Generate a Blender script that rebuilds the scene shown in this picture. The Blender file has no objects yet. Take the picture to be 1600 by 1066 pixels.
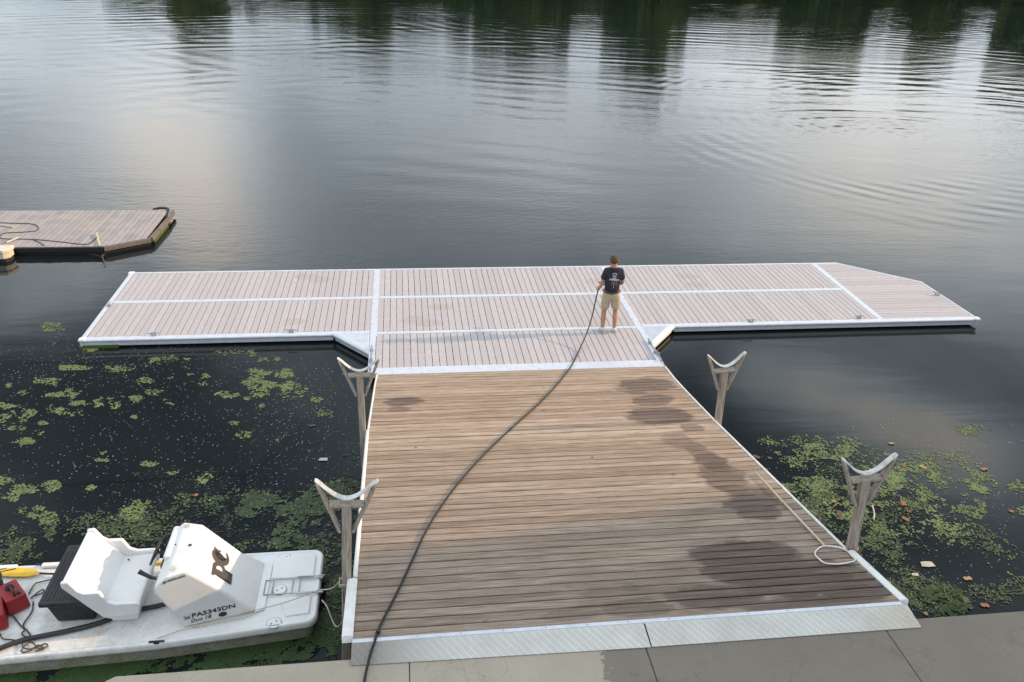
import bpy, bmesh, math, random
import numpy as np
from mathutils import Vector, Matrix
random.seed(7); rng = np.random.default_rng(5)
sc = bpy.context.scene
R = math.radians

# ------------------------------------------------------------------ camera
CAM = Vector((0.6933, -19.9072, 7.8799)); FPX = 1299.6; PITCH = .46282; ROLL = -.038168; YAW = .14109
Fw = Vector((math.sin(YAW)*math.cos(PITCH), math.cos(YAW)*math.cos(PITCH), -math.sin(PITCH)))
rt = Vector((math.cos(YAW), -math.sin(YAW), 0)); dn = Fw.cross(rt)
Rt = rt*math.cos(ROLL) + dn*math.sin(ROLL); Dn = -rt*math.sin(ROLL) + dn*math.cos(ROLL)
cd = bpy.data.cameras.new('camera'); cam = bpy.data.objects.new('camera', cd); sc.collection.objects.link(cam)
M = Matrix.Identity(4)
for i in range(3):
    M[i][0] = Rt[i]; M[i][1] = -Dn[i]; M[i][2] = -Fw[i]; M[i][3] = CAM[i]
cam.matrix_world = M
cd.sensor_fit = 'HORIZONTAL'; cd.sensor_width = 36; cd.lens = 36*FPX/1600; cd.clip_start = .1; cd.clip_end = 3000
sc.camera = cam
def ray(u, v): return Fw + Rt*((u-800)/FPX) + Dn*((v-533)/FPX)
def at(u, v, z=0.): d = ray(u, v); return CAM + d*((z-CAM.z)/d.z)      # surveyed point on a level plane
def atY(u, v, y): d = ray(u, v); return CAM + d*((y-CAM.y)/d.y)        # surveyed point on an upright plane

# ------------------------------------------------------------------ sky, sun, exposure
SUN_EL = R(20); SUN_AZ = R(88)       # azimuth clockwise from +Y
w = bpy.data.worlds.new('World'); sc.world = w; w.use_nodes = True
nt = w.node_tree; N = nt.nodes; Lk = nt.links; N.clear()
def nd(tree, typ, **kw):
    n = tree.nodes.new(typ)
    for k, v in kw.items(): setattr(n, k, v)
    return n
def wmath(op, a, b=None, c=None, clamp=False):
    n = nd(nt, 'ShaderNodeMath', operation=op); n.use_clamp = clamp
    for i, x in enumerate((a, b, c)):
        if x is None: continue
        if isinstance(x, (int, float)): n.inputs[i].default_value = x
        else: Lk.new(x, n.inputs[i])
    return n.outputs[0]
tc = nd(nt, 'ShaderNodeTexCoord')
nrm = nd(nt, 'ShaderNodeVectorMath', operation='NORMALIZE'); Lk.new(tc.outputs['Generated'], nrm.inputs[0])
sep = nd(nt, 'ShaderNodeSeparateXYZ'); Lk.new(nrm.outputs[0], sep.inputs[0])
den = wmath('ADD', wmath('MAXIMUM', sep.outputs[2], 0.0), .16)
comb = nd(nt, 'ShaderNodeCombineXYZ'); Lk.new(wmath('DIVIDE', sep.outputs[0], den), comb.inputs[0]); Lk.new(wmath('DIVIDE', sep.outputs[1], den), comb.inputs[1])
nz = nd(nt, 'ShaderNodeTexNoise'); nz.inputs['Scale'].default_value = 1.15; nz.inputs['Detail'].default_value = 7; nz.inputs['Roughness'].default_value = .56; nz.inputs['Distortion'].default_value = .5
Lk.new(comb.outputs[0], nz.inputs['Vector'])
def blob(u, v, rad, amp):
    d = ray(u, v); d = Vector((d.x, d.y, -d.z)).normalized()
    dp = nd(nt, 'ShaderNodeVectorMath', operation='DOT_PRODUCT'); Lk.new(nrm.outputs[0], dp.inputs[0]); dp.inputs[1].default_value = d
    k = 1/(1-math.cos(R(rad)))
    return wmath('MULTIPLY', wmath('EXPONENT', wmath('MULTIPLY', wmath('SUBTRACT', dp.outputs['Value'], 1.), k)), amp)
BL = [(60, 455, 3.5, .7), (150, 430, 2.5, .4), (1180, 585, 2.4, .7), (1270, 612, 2.4, 1.0), (1360, 645, 2.4, 1.1), (1450, 685, 2.6, 1.1), (1540, 720, 3., .9), (1290, 780, 10, -.4), (1080, 690, 8, -.3), (1290, 530, 3.5, -.2), (1590, 590, 5, -.3), (900, 470, 8, .15), (1400, 560, 4, -.2), (250, 270, 6.5, .9), (320, 360, 4, .9), (60, 80, 9, .12), (1530, 190, 10, .25), (1250, 170, 8, .2), (1450, 420, 12, .55), (950, 340, 9, .22), (1200, 480, 8, .2), (480, 400, 6, .2), (900, 420, 9, -.1),
      (300, 640, 14, -.42), (120, 850, 16, -.4), (1090, 570, 9, -.30), (850, 180, 8, .3), (60, 420, 8, -.15), (1500, 1000, 18, -.25), (800, 900, 16, -.2)]
acc = wmath('ADD', wmath('MULTIPLY', wmath('MAXIMUM', sep.outputs[2], 0.), .40), .72)
acc = wmath('ADD', acc, wmath('MULTIPLY', wmath('SUBTRACT', nz.outputs[0], .5), 2.1))
for b in BL: acc = wmath('ADD', acc, blob(*b))
acc = wmath('MAXIMUM', acc, .0)
# clouds over a Nishita clear sky
sky = nd(nt, 'ShaderNodeTexSky', sky_type='NISHITA'); sky.sun_disc = False; sky.sun_elevation = SUN_EL; sky.sun_rotation = SUN_AZ; sky.air_density = 1.2; sky.dust_density = 1.5
skm = nd(nt, 'ShaderNodeVectorMath', operation='SCALE'); Lk.new(sky.outputs[0], skm.inputs[0]); skm.inputs['Scale'].default_value = .055
ramp = nd(nt, 'ShaderNodeValToRGB'); cr = ramp.color_ramp
cr.elements[0].position = 0.; cr.elements[0].color = (.0, .0, .0, 1)
cr.elements[1].position = 1.; cr.elements[1].color = (2.1, 1.93, 1.76, 1)
for p_, c_ in ((.2, (.30, .35, .42)), (.4, (.69, .79, .89)), (.65, (1.20, 1.30, 1.36))):
    e = cr.elements.new(p_); e.color = c_+(1,)
Lk.new(wmath('MULTIPLY', acc, .5, clamp=True), ramp.inputs[0])
mixc = nd(nt, 'ShaderNodeMix', data_type='RGBA')
Lk.new(wmath('MULTIPLY', acc, 2.6, clamp=True), mixc.inputs[0]); Lk.new(skm.outputs[0], mixc.inputs[6]); Lk.new(ramp.outputs[0], mixc.inputs[7])
bg = nd(nt, 'ShaderNodeBackground'); bg.inputs[1].default_value = 1.0; Lk.new(mixc.outputs[2], bg.inputs[0])
wo = nd(nt, 'ShaderNodeOutputWorld'); Lk.new(bg.outputs[0], wo.inputs[0])

sd = bpy.data.lights.new('sun', 'SUN'); sd.energy = 3.6; sd.angle = R(1.0); sd.color = (1., .70, .42)
so = bpy.data.objects.new('sun', sd); sc.collection.objects.link(so)
sv = Vector((math.sin(SUN_AZ)*math.cos(SUN_EL), math.cos(SUN_AZ)*math.cos(SUN_EL), math.sin(SUN_EL)))
so.rotation_euler = sv.to_track_quat('Z', 'Y').to_euler()
sc.view_settings.view_transform = 'Standard'; sc.view_settings.look = 'None'; sc.view_settings.gamma = 1; sc.view_settings.exposure = 0.36
sc.view_settings.use_curve_mapping = False

# ------------------------------------------------------------------ materials
class Mat:
    def __init__(s, name, col=(.5, .5, .5), rough=.6, metal=0., spec=.5):
        s.m = bpy.data.materials.new(name); s.m.use_nodes = True; s.t = s.m.node_tree
        s.b = s.t.nodes['Principled BSDF']; s.b.inputs['Base Color'].default_value = (*col, 1)
        s.b.inputs['Roughness'].default_value = rough; s.b.inputs['Metallic'].default_value = metal; s.b.inputs['Specular IOR Level'].default_value = spec
        s.g = None
    def put(s, sock, x):
        if x is None: return
        if hasattr(x, 'is_linked'): s.t.links.new(x, sock)
        elif isinstance(x, (tuple, list)) and len(x) == 3 and sock.type == 'RGBA': sock.default_value = (*x, 1)
        else: sock.default_value = x
    def pos(s):
        if not s.g: s.g = nd(s.t, 'ShaderNodeNewGeometry')
        return s.g.outputs['Position']
    def vmul(s, v, xyz, add=(0, 0, 0)):
        n = nd(s.t, 'ShaderNodeVectorMath', operation='MULTIPLY_ADD'); s.put(n.inputs[0], v); n.inputs[1].default_value = xyz
        if hasattr(add, 'is_linked'): s.t.links.new(add, n.inputs[2])
        else: n.inputs[2].default_value = add
        return n.outputs[0]
    def noise(s, v, scale, detail=4, rough=.55, dist=0.):
        n = nd(s.t, 'ShaderNodeTexNoise'); s.put(n.inputs['Vector'], v); n.inputs['Scale'].default_value = scale
        n.inputs['Detail'].default_value = detail; n.inputs['Roughness'].default_value = rough; n.inputs['Distortion'].default_value = dist
        return n.outputs[0]
    def math(s, op, a, b=None, c=None, clamp=False):
        n = nd(s.t, 'ShaderNodeMath', operation=op); n.use_clamp = clamp
        for i, x in enumerate((a, b, c)):
            if x is not None: s.put(n.inputs[i], x)
        return n.outputs[0]
    def rng(s, x, a, b, c=0., d=1., smooth=False):
        n = nd(s.t, 'ShaderNodeMapRange'); s.put(n.inputs[0], x)
        if smooth: n.interpolation_type = 'SMOOTHSTEP'
        for i, k in enumerate((a, b, c, d)): n.inputs[i+1].default_value = k
        return n.outputs[0]
    def mix(s, f, a, b, mode='MIX'):
        n = nd(s.t, 'ShaderNodeMix', data_type='RGBA', blend_type=mode); s.put(n.inputs[0], f); s.put(n.inputs[6], a); s.put(n.inputs[7], b)
        return n.outputs[2]
    def rand(s): return nd(s.t, 'ShaderNodeObjectInfo').outputs['Random']
    def obj(s): return nd(s.t, 'ShaderNodeTexCoord').outputs['Object']
    def col(s, x): s.put(s.b.inputs['Base Color'], x); return s
    def rough(s, x): s.put(s.b.inputs['Roughness'], x); return s
    def bump(s, h, dist=.01, strength=1.):
        n = nd(s.t, 'ShaderNodeBump'); n.inputs['Strength'].default_value = strength; n.inputs['Distance'].default_value = dist
        s.put(n.inputs['Height'], h); s.t.links.new(n.outputs[0], s.b.inputs['Normal']); return s
    def ellipses(s, lst, wob=.35, nscale=3., jit=None, soft=.35):
        """sum of soft irregular world-space patches: (x, y, rx, ry, weight)"""
        p = s.pos(); xyz = nd(s.t, 'ShaderNodeSeparateXYZ'); s.t.links.new(p, xyz.inputs[0])
        nzz = s.math('MULTIPLY', s.math('SUBTRACT', s.noise(s.vmul(p, (.7, 1, 1)), nscale, 5, .6), .5), wob*2)
        out = None
        for x, y, rx, ry, wt in lst:
            a = s.math('POWER', s.math('DIVIDE', s.math('SUBTRACT', xyz.outputs[0], x), rx), 2.)
            b = s.math('POWER', s.math('DIVIDE', s.math('SUBTRACT', xyz.outputs[1], y), ry), 2.)
            e = s.math('SUBTRACT', 1., s.math('SQRT', s.math('ADD', s.math('ABSOLUTE', a), s.math('ABSOLUTE', b))))
            e = s.math('ADD', e, nzz)
            if jit is not None: e = s.math('ADD', e, jit)
            e = s.math('MULTIPLY', s.rng(e, 0., soft, 0, 1, True), wt)
            out = e if out is None else s.math('MAXIMUM', out, e)
        return out
RSL = .1826; RY0 = -5.604; RZ0 = .012; RLEN = 8.29
def rampz(y): return RZ0 + (RY0-y)*math.tan(RSL)
def rpt(u, v):
    n = Vector((0, math.sin(RSL), math.cos(RSL))); P0 = Vector((0, RY0, RZ0)); d = ray(u, v)
    return CAM + d*(((P0-CAM).dot(n))/d.dot(n))

# composite decking
m = Mat('composite_board', (.5, .45, .44), .65)
p = m.pos(); r_ = m.rand()
n1 = m.noise(m.vmul(p, (3, 1, 1)), 5, 5); n2 = m.noise(p, 160, 2)
c = m.mix(r_, (.435, .40, .415), (.525, .485, .50))
c = m.mix(m.rng(n1, .35, .75), c, (.42, .395, .405))
c = m.mix(m.math('MULTIPLY', m.rng(n2, .42, .7), .6), c, (.30, .26, .26))
st = [at(478, 432), at(500, 437), at(645, 500), at(930, 440), at(1090, 445), at(1075, 432), at(690, 480), at(460, 503), at(670, 505)]
wet = [(*at(1018, 566)[:2], .3, .25, .7)]
brown = [(a.x, a.y, .35, .22, .3) for a in st]
c = m.mix(m.ellipses(brown, .5, 6), c, (.33, .25, .19)); c = m.mix(m.ellipses(wet, .5, 4), c, (.30, .31, .33))
m.col(c); m.bump(m.noise(m.vmul(p, (30, 2, 2)), 3, 3), .002); COMP = m.m
# darker composite of the neighbour dock
m = Mat('old_composite_board', (.3, .25, .24), .7); p = m.pos()
c = m.mix(m.rand(), (.26, .235, .235), (.33, .30, .30)); c = m.mix(m.rng(m.noise(p, 2.2, 5), .4, .75), c, (.40, .34, .31))
m.col(c); COMP2 = m.m
# pale mill-finish / anodised aluminium, chalky
def alu(name, a, b, rough=.45, metal=.35):
    m = Mat(name, a, rough, metal); p = m.pos()
    n = m.noise(p, 7, 6, .65); n2 = m.noise(m.vmul(p, (1, 1, 1)), 90, 2)
    c = m.mix(m.rng(n, .4, .8), a, b); c = m.mix(m.rng(n2, .68, .74), c, (.25, .25, .26))
    m.col(c); m.rough(m.rng(n, .3, .8, rough-.08, rough+.15)); m.bump(n2, .0015); return m.m
ALU = alu('pale_aluminium', (.66, .69, .76), (.52, .55, .60)); ALU_D = alu('grey_aluminium', (.30, .35, .42), (.22, .24, .26), .5)
WHITE_RAIL = alu('white_vinyl_rail', (.74, .74, .73), (.60, .57, .52), .5, 0.)
FOAM = Mat('white_foam_padding', (.72, .70, .67), .7); FOAM.col(FOAM.mix(FOAM.rng(FOAM.noise(FOAM.pos(), 14, 5, .65), .4, .7), (.64, .63, .61), (.36, .33, .29))); FOAM.bump(FOAM.noise(FOAM.pos(), 60, 3), .004); FOAM = FOAM.m
DARK = Mat('dark_underside', (.02, .02, .022), .7).m
FLOATM = Mat('black_float_plastic', (.012, .012, .013), .6).m
# ramp timber
m = Mat('weathered_and_shaded_ramp_timber', (.3, .23, .17), .8)
p = m.pos(); r_ = m.rand(); cb = nd(m.t, 'ShaderNodeCombineXYZ'); m.put(cb.inputs[0], m.math('MULTIPLY', r_, 37.)); m.put(cb.inputs[1], m.math('MULTIPLY', r_, 91.)); m.put(cb.inputs[2], m.math('MULTIPLY', r_, 13.))
v = m.vmul(p, (1., 14., 14.), cb.outputs[0])
wv = nd(m.t, 'ShaderNodeTexWave'); wv.wave_type = 'BANDS'; wv.bands_direction = 'Y'
wv.inputs['Scale'].default_value = .9; wv.inputs['Distortion'].default_value = 9; wv.inputs['Detail'].default_value = 3; wv.inputs['Detail Scale'].default_value = .9; m.t.links.new(v, wv.inputs['Vector'])
g1 = m.noise(m.vmul(p, (1.6, 60, 60), cb.outputs[0]), 1.6, 6, .62); g2 = m.noise(m.vmul(p, (.5, 3, 3), cb.outputs[0]), 1.3, 4)
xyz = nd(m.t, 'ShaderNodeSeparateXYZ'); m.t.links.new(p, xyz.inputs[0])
quay_shade = m.rng(m.math('ADD', xyz.outputs[1], m.math('MULTIPLY', m.math('SUBTRACT', g2, .5), 3.)), -8.5, -12., 0, 1, True)  # shade toward the quay end, painted into the plank colour
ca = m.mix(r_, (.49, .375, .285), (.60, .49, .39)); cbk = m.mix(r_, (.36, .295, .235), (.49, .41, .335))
c = m.mix(quay_shade, ca, cbk)
wn_ = nd(m.t, 'ShaderNodeTexWhiteNoise'); wn_.noise_dimensions = '1D'; m.put(wn_.inputs['W'], r_)
c = m.mix(m.rng(wn_.outputs[0], 0, 1, 0, .6), c, m.mix(1., c, (.62, .58, .56), 'MULTIPLY'))
c = m.mix(m.math('MULTIPLY', m.rng(m.noise(m.vmul(p, (.45, 4.5, 4.5), cb.outputs[0]), 1.5, 5, .6), .48, .66), .45), c, m.mix(1., c, (.50, .44, .40), 'MULTIPLY'))
c = m.mix(m.rng(g1, .38, .60), m.mix(1., c, (.50, .42, .37), 'MULTIPLY'), c)
c = m.mix(m.math('MULTIPLY', m.rng(wv.outputs[0], .30, .0), .45), c, (.15, .095, .065))
c = m.mix(m.math('MULTIPLY', m.rng(m.noise(m.vmul(p, (.8, 9, 9), cb.outputs[0]), 3, 3), .62, .75), .5), c, (.16, .11, .08))
WET = [(1010, 600, 60, 12, .8), (1020, 625, 50, 10, .7), (1030, 648, 60, 14, .85), (990, 610, 30, 10, .5), (1115, 722, 30, 22, .8), (1135, 752, 40, 16, .75), (1175, 790, 50, 26, .85), (1125, 738, 40, 30, .5), (1175, 775, 40, 20, .6),
       (1160, 866, 95, 26, .95), (1240, 905, 130, 34, .95), (1340, 925, 85, 20, .9), (1170, 895, 80, 28, .9), (630, 628, 45, 8, .75), (625, 640, 28, 4, .5), (985, 918, 18, 10, .5), (1000, 950, 70, 14, .55), (890, 960, 60, 10, .35), (1120, 930, 100, 22, .8), (1080, 668, 20, 6, .6), (1270, 942, 130, 14, .8), (1320, 900, 60, 22, .75), (1000, 915, 140, 26, .3), (1060, 690, 30, 14, .4), (1085, 700, 22, 12, .55), (850, 985, 160, 8, .35)]
we = []
for u, v_, ru, rv, wt in WET:
    a = rpt(u, v_); b = rpt(u+ru, v_); e = rpt(u, v_+rv); we.append((a.x, a.y, abs(b.x-a.x)*.95, abs(e.y-a.y)*1.02+.02, wt))
wetm = m.ellipses(we, .55, 3.2, jit=m.math('MULTIPLY', m.math('SUBTRACT', r_, .5), .34), soft=.24)
wetm = m.math('MULTIPLY', wetm, m.rng(m.noise(m.vmul(p, (1.2, 22, 22), cb.outputs[0]), 1.2, 4), .25, .55, .55, 1.))
c = m.mix(wetm, c, m.mix(1., c, (.20, .14, .11), 'MULTIPLY'))
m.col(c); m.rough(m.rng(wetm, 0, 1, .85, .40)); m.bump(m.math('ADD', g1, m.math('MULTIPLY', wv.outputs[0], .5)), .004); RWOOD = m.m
# post timber
m = Mat('grey_post_timber', (.3, .25, .2), .85); o_ = m.obj()
g1 = m.noise(m.vmul(o_, (30, 30, 2)), 1.8, 6, .65); c = m.mix(m.rng(g1, .35, .68), (.20, .155, .12), (.50, .43, .36))
c = m.mix(m.rng(m.noise(o_, 3, 3), .5, .8), c, (.36, .33, .29)); m.col(c); m.bump(g1, .006); PWOOD = m.m
# tread plate
m = Mat('diamond_tread_plate', (.55, .56, .55), .45, .45); p = m.pos()
x3 = nd(m.t, 'ShaderNodeSeparateXYZ'); m.t.links.new(p, x3.inputs[0]); K = 78.
sa = m.math('SINE', m.math('MULTIPLY', m.math('ADD', x3.outputs[0], x3.outputs[1]), K)); sb = m.math('SINE', m.math('MULTIPLY', m.math('SUBTRACT', x3.outputs[0], x3.outputs[1]), K))
sel = m.math('GREATER_THAN', m.math('SINE', m.math('MULTIPLY', x3.outputs[0], K*2)), 0.)
pa = m.math('MULTIPLY', m.math('MAXIMUM', sa, 0.), m.math('POWER', m.math('ABSOLUTE', sb), 3.)); pb = m.math('MULTIPLY', m.math('MAXIMUM', m.math('MULTIPLY', sa, -1.), 0.), m.math('POWER', m.math('ABSOLUTE', sb), .6))
h = m.math('ADD', m.math('MULTIPLY', pa, sel), pb)
big = m.noise(p, 3, 5); rustm = m.math('MULTIPLY', m.rng(x3.outputs[0], 5.2, 6.1, 0, 1, True), m.rng(big, .4, .62, 0, 1))
grime = m.math('MULTIPLY', m.rng(m.math('ADD', x3.outputs[0], m.math('MULTIPLY', m.math('SUBTRACT', big, .5), .8)), 1.2, .15, 0, 1, True), .95)
c = m.mix(m.rng(big, .35, .75), (.62, .61, .57), (.49, .475, .44)); m.put(m.b.inputs['Metallic'], m.rng(grime, 0, 1, .2, .05)); c = m.mix(grime, c, (.20, .175, .145)); c = m.mix(m.math('MULTIPLY', rustm, .6), c, (.50, .36, .16))
c = m.mix(m.math('MULTIPLY', m.rng(h, .5, .05), .35), c, (.27, .27, .26))
m.col(c); m.bump(h, .004); PLATE = m.m
# concrete
m = Mat('quay_concrete', (.35, .33, .28), .9); p = m.pos(); x3 = nd(m.t, 'ShaderNodeSeparateXYZ'); m.t.links.new(p, x3.inputs[0])
n1 = m.noise(p, 1.3, 6, .6); n2 = m.noise(p, 95, 3, .7); n3 = m.noise(p, 6, 6, .7)
c = m.mix(m.rng(n1, .35, .7), (.44, .375, .30), (.355, .305, .24)); c = m.mix(m.math('MULTIPLY', m.rng(n2, .38, .72), .5), c, (.16, .145, .12))
c = m.mix(m.rng(n3, .55, .8, 0, .4), c, (.42, .39, .33))
wl = at(945, 1040, 1.41).x
wm = m.rng(m.math('ADD', m.math('SUBTRACT', x3.outputs[0], wl), m.math('MULTIPLY', m.math('SUBTRACT', n3, .5), .7)), .0, .03, 0, 1, True)
c = m.mix(m.math('MULTIPLY', wm, m.rng(n1, .2, .7, .95, .62)), c, m.mix(1., c, (.33, .31, .30), 'MULTIPLY'))
cr_ = m.noise(m.vmul(p, (1, 1, 1)), .9, 3, .5, 1.5); c = m.mix(m.rng(m.math('ABSOLUTE', m.math('SUBTRACT', cr_, .52)), .0025, 0., 0, .5), c, (.05, .045, .04))
c = m.mix(m.rng(m.noise(p, 2.6, 6, .7, .6), .56, .72, 0, .5), c, m.mix(1., c, (.55, .52, .47), 'MULTIPLY'))
m.col(c); m.rough(m.rng(wm, 0, 1, .92, .6)); m.bump(m.math('ADD', n2, m.math('MULTIPLY', n3, .6)), .003); CONC = m.m
# boat plastics
m = Mat('scuffed_white_hull_plastic', (.7, .7, .69), .42); p = m.pos(); x3 = nd(m.t, 'ShaderNodeSeparateXYZ'); m.t.links.new(p, x3.inputs[0])
n1 = m.noise(p, 5, 6, .65); n2 = m.noise(p, 38, 5, .7); side = m.rng(x3.outputs[2], .05, .0, 0, 1, True)
gr = m.math('MULTIPLY', m.rng(x3.outputs[0], -1.8, -3.2, .25, 1.), m.rng(x3.outputs[2], .2, .1, 0, 1))
c = m.mix(m.math('MULTIPLY', m.rng(n1, .4, .7), gr), (.72, .73, .73), (.50, .46, .41)); c = m.mix(m.math('MULTIPLY', m.rng(n2, .56, .72), gr), c, (.28, .24, .20))
c = m.mix(m.math('MULTIPLY', side, m.rng(n1, .3, .7, .7, .97)), c, m.mix(m.rng(n2, .45, .65), (.24, .235, .15), (.09, .085, .05))); m.col(c); m.rough(m.rng(n1, .3, .7, .35, .6)); HULL = m.m
def plain(name, c1, c2, rough, sc_=8, bump=0., metal=0.):
    m = Mat(name, c1, rough, metal); n = m.noise(m.pos(), sc_, 5, .6); m.col(m.mix(m.rng(n, .38, .72), c1, c2))
    if bump: m.bump(m.noise(m.pos(), sc_*6, 3), bump)
    return m.m
BWHITE = plain('white_moulded_plastic', (.74, .74, .74), (.66, .65, .64), .36, 3)
BLACK = plain('black_plastic', (.012, .012, .013), (.03, .03, .032), .5, 12, .002)
TEXT = plain('charcoal_print', (.02, .02, .022), (.04, .038, .04), .6, 20)
LOGO = plain('dark_logo_vinyl', (.05, .042, .042), (.075, .06, .055), .5, 20); LOGO_O = plain('orange_logo_outline', (.32, .16, .07), (.28, .13, .06), .5)
BLUE = plain('blue_sticker', (.05, .06, .25), (.08, .09, .3), .5)
RED = plain('red_fuel_tank_plastic', (.30, .016, .018), (.21, .014, .016), .45, 6)
YEL = plain('yellow_paddle_plastic', (.75, .48, .03), (.6, .36, .03), .45, 7)
CHROME = plain('scratched_steel', (.5, .5, .52), (.3, .3, .32), .25, 10, 0, .9)
ROPE = plain('cream_rope', (.55, .48, .36), (.38, .32, .24), .9, 60, .003); DROPE = plain('dark_rope', (.045, .038, .032), (.1, .085, .07), .9, 60)
HOSE = plain('black_rubber_hose', (.008, .008, .009), (.018, .018, .019), .6, 9)
SHIRT = plain('navy_cotton', (.018, .018, .034), (.028, .028, .048), .9, 10, .01); KHAKI = plain('khaki_cotton', (.50, .41, .27), (.40, .32, .205), .9, 9, .02)
SKIN = plain('sunburnt_skin', (.46, .235, .155), (.38, .185, .12), .55, 12); HAIR = plain('brown_hair', (.06, .038, .024), (.13, .085, .05), .8, 40, .01)
SOCK = plain('white_sock', (.66, .65, .64), (.55, .54, .53), .9, 20); SHOE = plain('grey_white_shoe', (.55, .53, .48), (.36, .36, .37), .7, 18)
BELT = plain('dark_belt', (.03, .02, .015), (.05, .035, .025), .5); SPRINT = plain('white_shirt_print', (.55, .55, .58), (.3, .3, .33), .8, 40)
CREAM = plain('cream_fibreglass', (.66, .60, .48), (.55, .48, .36), .5, 5); STICK = plain('peeled_stick', (.6, .52, .40), (.45, .37, .27), .8, 20)
ALGAE = plain('wet_green_algae', (.07, .13, .015), (.03, .06, .01), .7, 20, .01)
def leafm(name, a, b, sc_=25, rough=.65):
    m = Mat(name, a, rough); w_ = nd(m.t, 'ShaderNodeTexWhiteNoise'); w_.noise_dimensions = '3D'
    m.put(w_.inputs['Vector'], m.vmul(m.pos(), (30, 30, 30))); n = m.noise(m.pos(), sc_, 3)
    m.col(m.mix(m.math('ADD', m.math('MULTIPLY', w_.outputs[0], .35), m.math('MULTIPLY', m.rng(n, .3, .7), .65)), a, b)); return m.m
WEED = leafm('pale_duckweed', (.085, .125, .038), (.165, .215, .075), 3); WEED_D = leafm('dark_pondweed', (.018, .036, .014), (.055, .088, .032), 3)
WEED_B = leafm('brown_pondweed', (.03, .028, .018), (.075, .068, .045), 3); WEED_G = leafm('vivid_surface_algae', (.012, .030, .004), (.028, .062, .008), 2)
SPECK = plain('white_floating_specks', (.32, .33, .32), (.22, .23, .22), .6)
DEAD = plain('dead_orange_leaf', (.30, .14, .065), (.20, .085, .045), .7, 25); DEAD2 = plain('dead_yellow_leaf', (.36, .25, .11), (.27, .17, .07), .7, 25); DEAD3 = plain('dead_brown_leaf', (.15, .075, .05), (.10, .05, .035), .7, 25)
PAPER = plain('soggy_pale_scrap', (.55, .52, .46), (.32, .25, .17), .6, 22)
BARK = plain('tree_bark', (.10, .08, .06), (.05, .04, .03), .9, 6, .02)
FOL = leafm('tree_foliage', (.010, .040, .002), (.040, .115, .006), .35); FOL2 = leafm('olive_tree_foliage', (.028, .052, .002), (.095, .145, .006), .35)
SOIL = plain('river_bed_soil', (.05, .05, .035), (.08, .08, .05), .9, 1)
GRASS = plain('bank_grass', (.025, .045, .012), (.045, .07, .02), .95, .3)
WALLM = plain('pale_render_wall', (.5, .5, .48), (.42, .42, .40), .8, .4); ROOFM = plain('dark_slate_roof', (.05, .05, .055), (.08, .08, .085), .7, .8); GLASSM = plain('dark_window_glass', (.03, .04, .05), (.04, .05, .06), .1, 1)

# ------------------------------------------------------------------ water
m = Mat('river_water', (.009, .0125, .0135), .03); m.b.inputs['IOR'].default_value = 1.333
p = m.pos(); x3 = nd(m.t, 'ShaderNodeSeparateXYZ'); m.t.links.new(p, x3.inputs[0]); X_, Y_ = x3.outputs[0], x3.outputs[1]
far = m.rng(Y_, -3., 9., 0, 1, True)                         # calm in the lee of the docks, rippled on the open river
patch = m.rng(m.noise(m.vmul(p, (.035, .05, 1)), 1., 3), .38, .62, .35, 1.)
fine = m.noise(m.vmul(p, (2.2, 5.5, 1)), 1., 3, .6)
fine2 = m.noise(m.vmul(p, (5., 13., 1), (3, 1, 0)), 1., 2, .55)
mid = m.noise(m.vmul(p, (.35, 1.25, 1)), 1., 3, .5, .6)
swell = m.noise(m.vmul(p, (.10, .34, 1), (3, 7, 0)), 1., 2, .5)
H = m.math('MULTIPLY', m.math('MULTIPLY', m.math('MULTIPLY', fine, far), m.rng(Y_, 12., 55., 1., .6)), .0125)
H = m.math('ADD', H, m.math('MULTIPLY', m.math('MULTIPLY', fine2, far), .0020))
H = m.math('MULTIPLY', H, patch)
H = m.math('ADD', H, m.math('MULTIPLY', m.math('MULTIPLY', mid, m.rng(Y_, -2., 30., .22, 1., True)), .013))
H = m.math('ADD', H, m.math('MULTIPLY', m.math('MULTIPLY', swell, m.rng(Y_, -8., 16., .25, 1, True)), .024))
def ring(cx, cy, lam, amp, r0, r1, y0=None, ang=None):
    dx = m.math('SUBTRACT', X_, cx); dy = m.math('SUBTRACT', Y_, cy)
    rr = m.math('SQRT', m.math('ADD', m.math('MULTIPLY', dx, dx), m.math('MULTIPLY', dy, dy)))
    ph = m.math('ADD', m.math('MULTIPLY', rr, 2*math.pi/lam), m.math('MULTIPLY', m.noise(m.vmul(p, (.12, .12, 1)), 1, 2), 9.))
    en = m.math('MULTIPLY', m.rng(rr, r0*.6, r0, 0, 1, True), m.rng(rr, r1, r1*1.35, 1, 0, True))
    en = m.math('MULTIPLY', en, m.rng(m.noise(m.vmul(p, (.09, .15, 1), (cx, 0, 0)), 1., 2), .42, .6, .0, 1.))
    return m.math('MULTIPLY', m.math('MULTIPLY', m.math('SINE', ph), en), amp)
a = at(1440, 240, -.22); b = at(1700, 250, -.22)
for q_ in (ring(a.x+1, a.y, .85, .0035, 2.5, 9), ring(b.x+2, b.y+6, 1.0, .0045, 8, 17), ring(30, 75, 2.2, .006, 14, 60), ring(12, -10, 2.3, .0075, 50, 115)):
    H = m.math('ADD', H, q_)
m.put(m.b.inputs['Roughness'], m.rng(Y_, 0., 70., .02, .04)); m.bump(H, 1.); WATER = m.m

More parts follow.
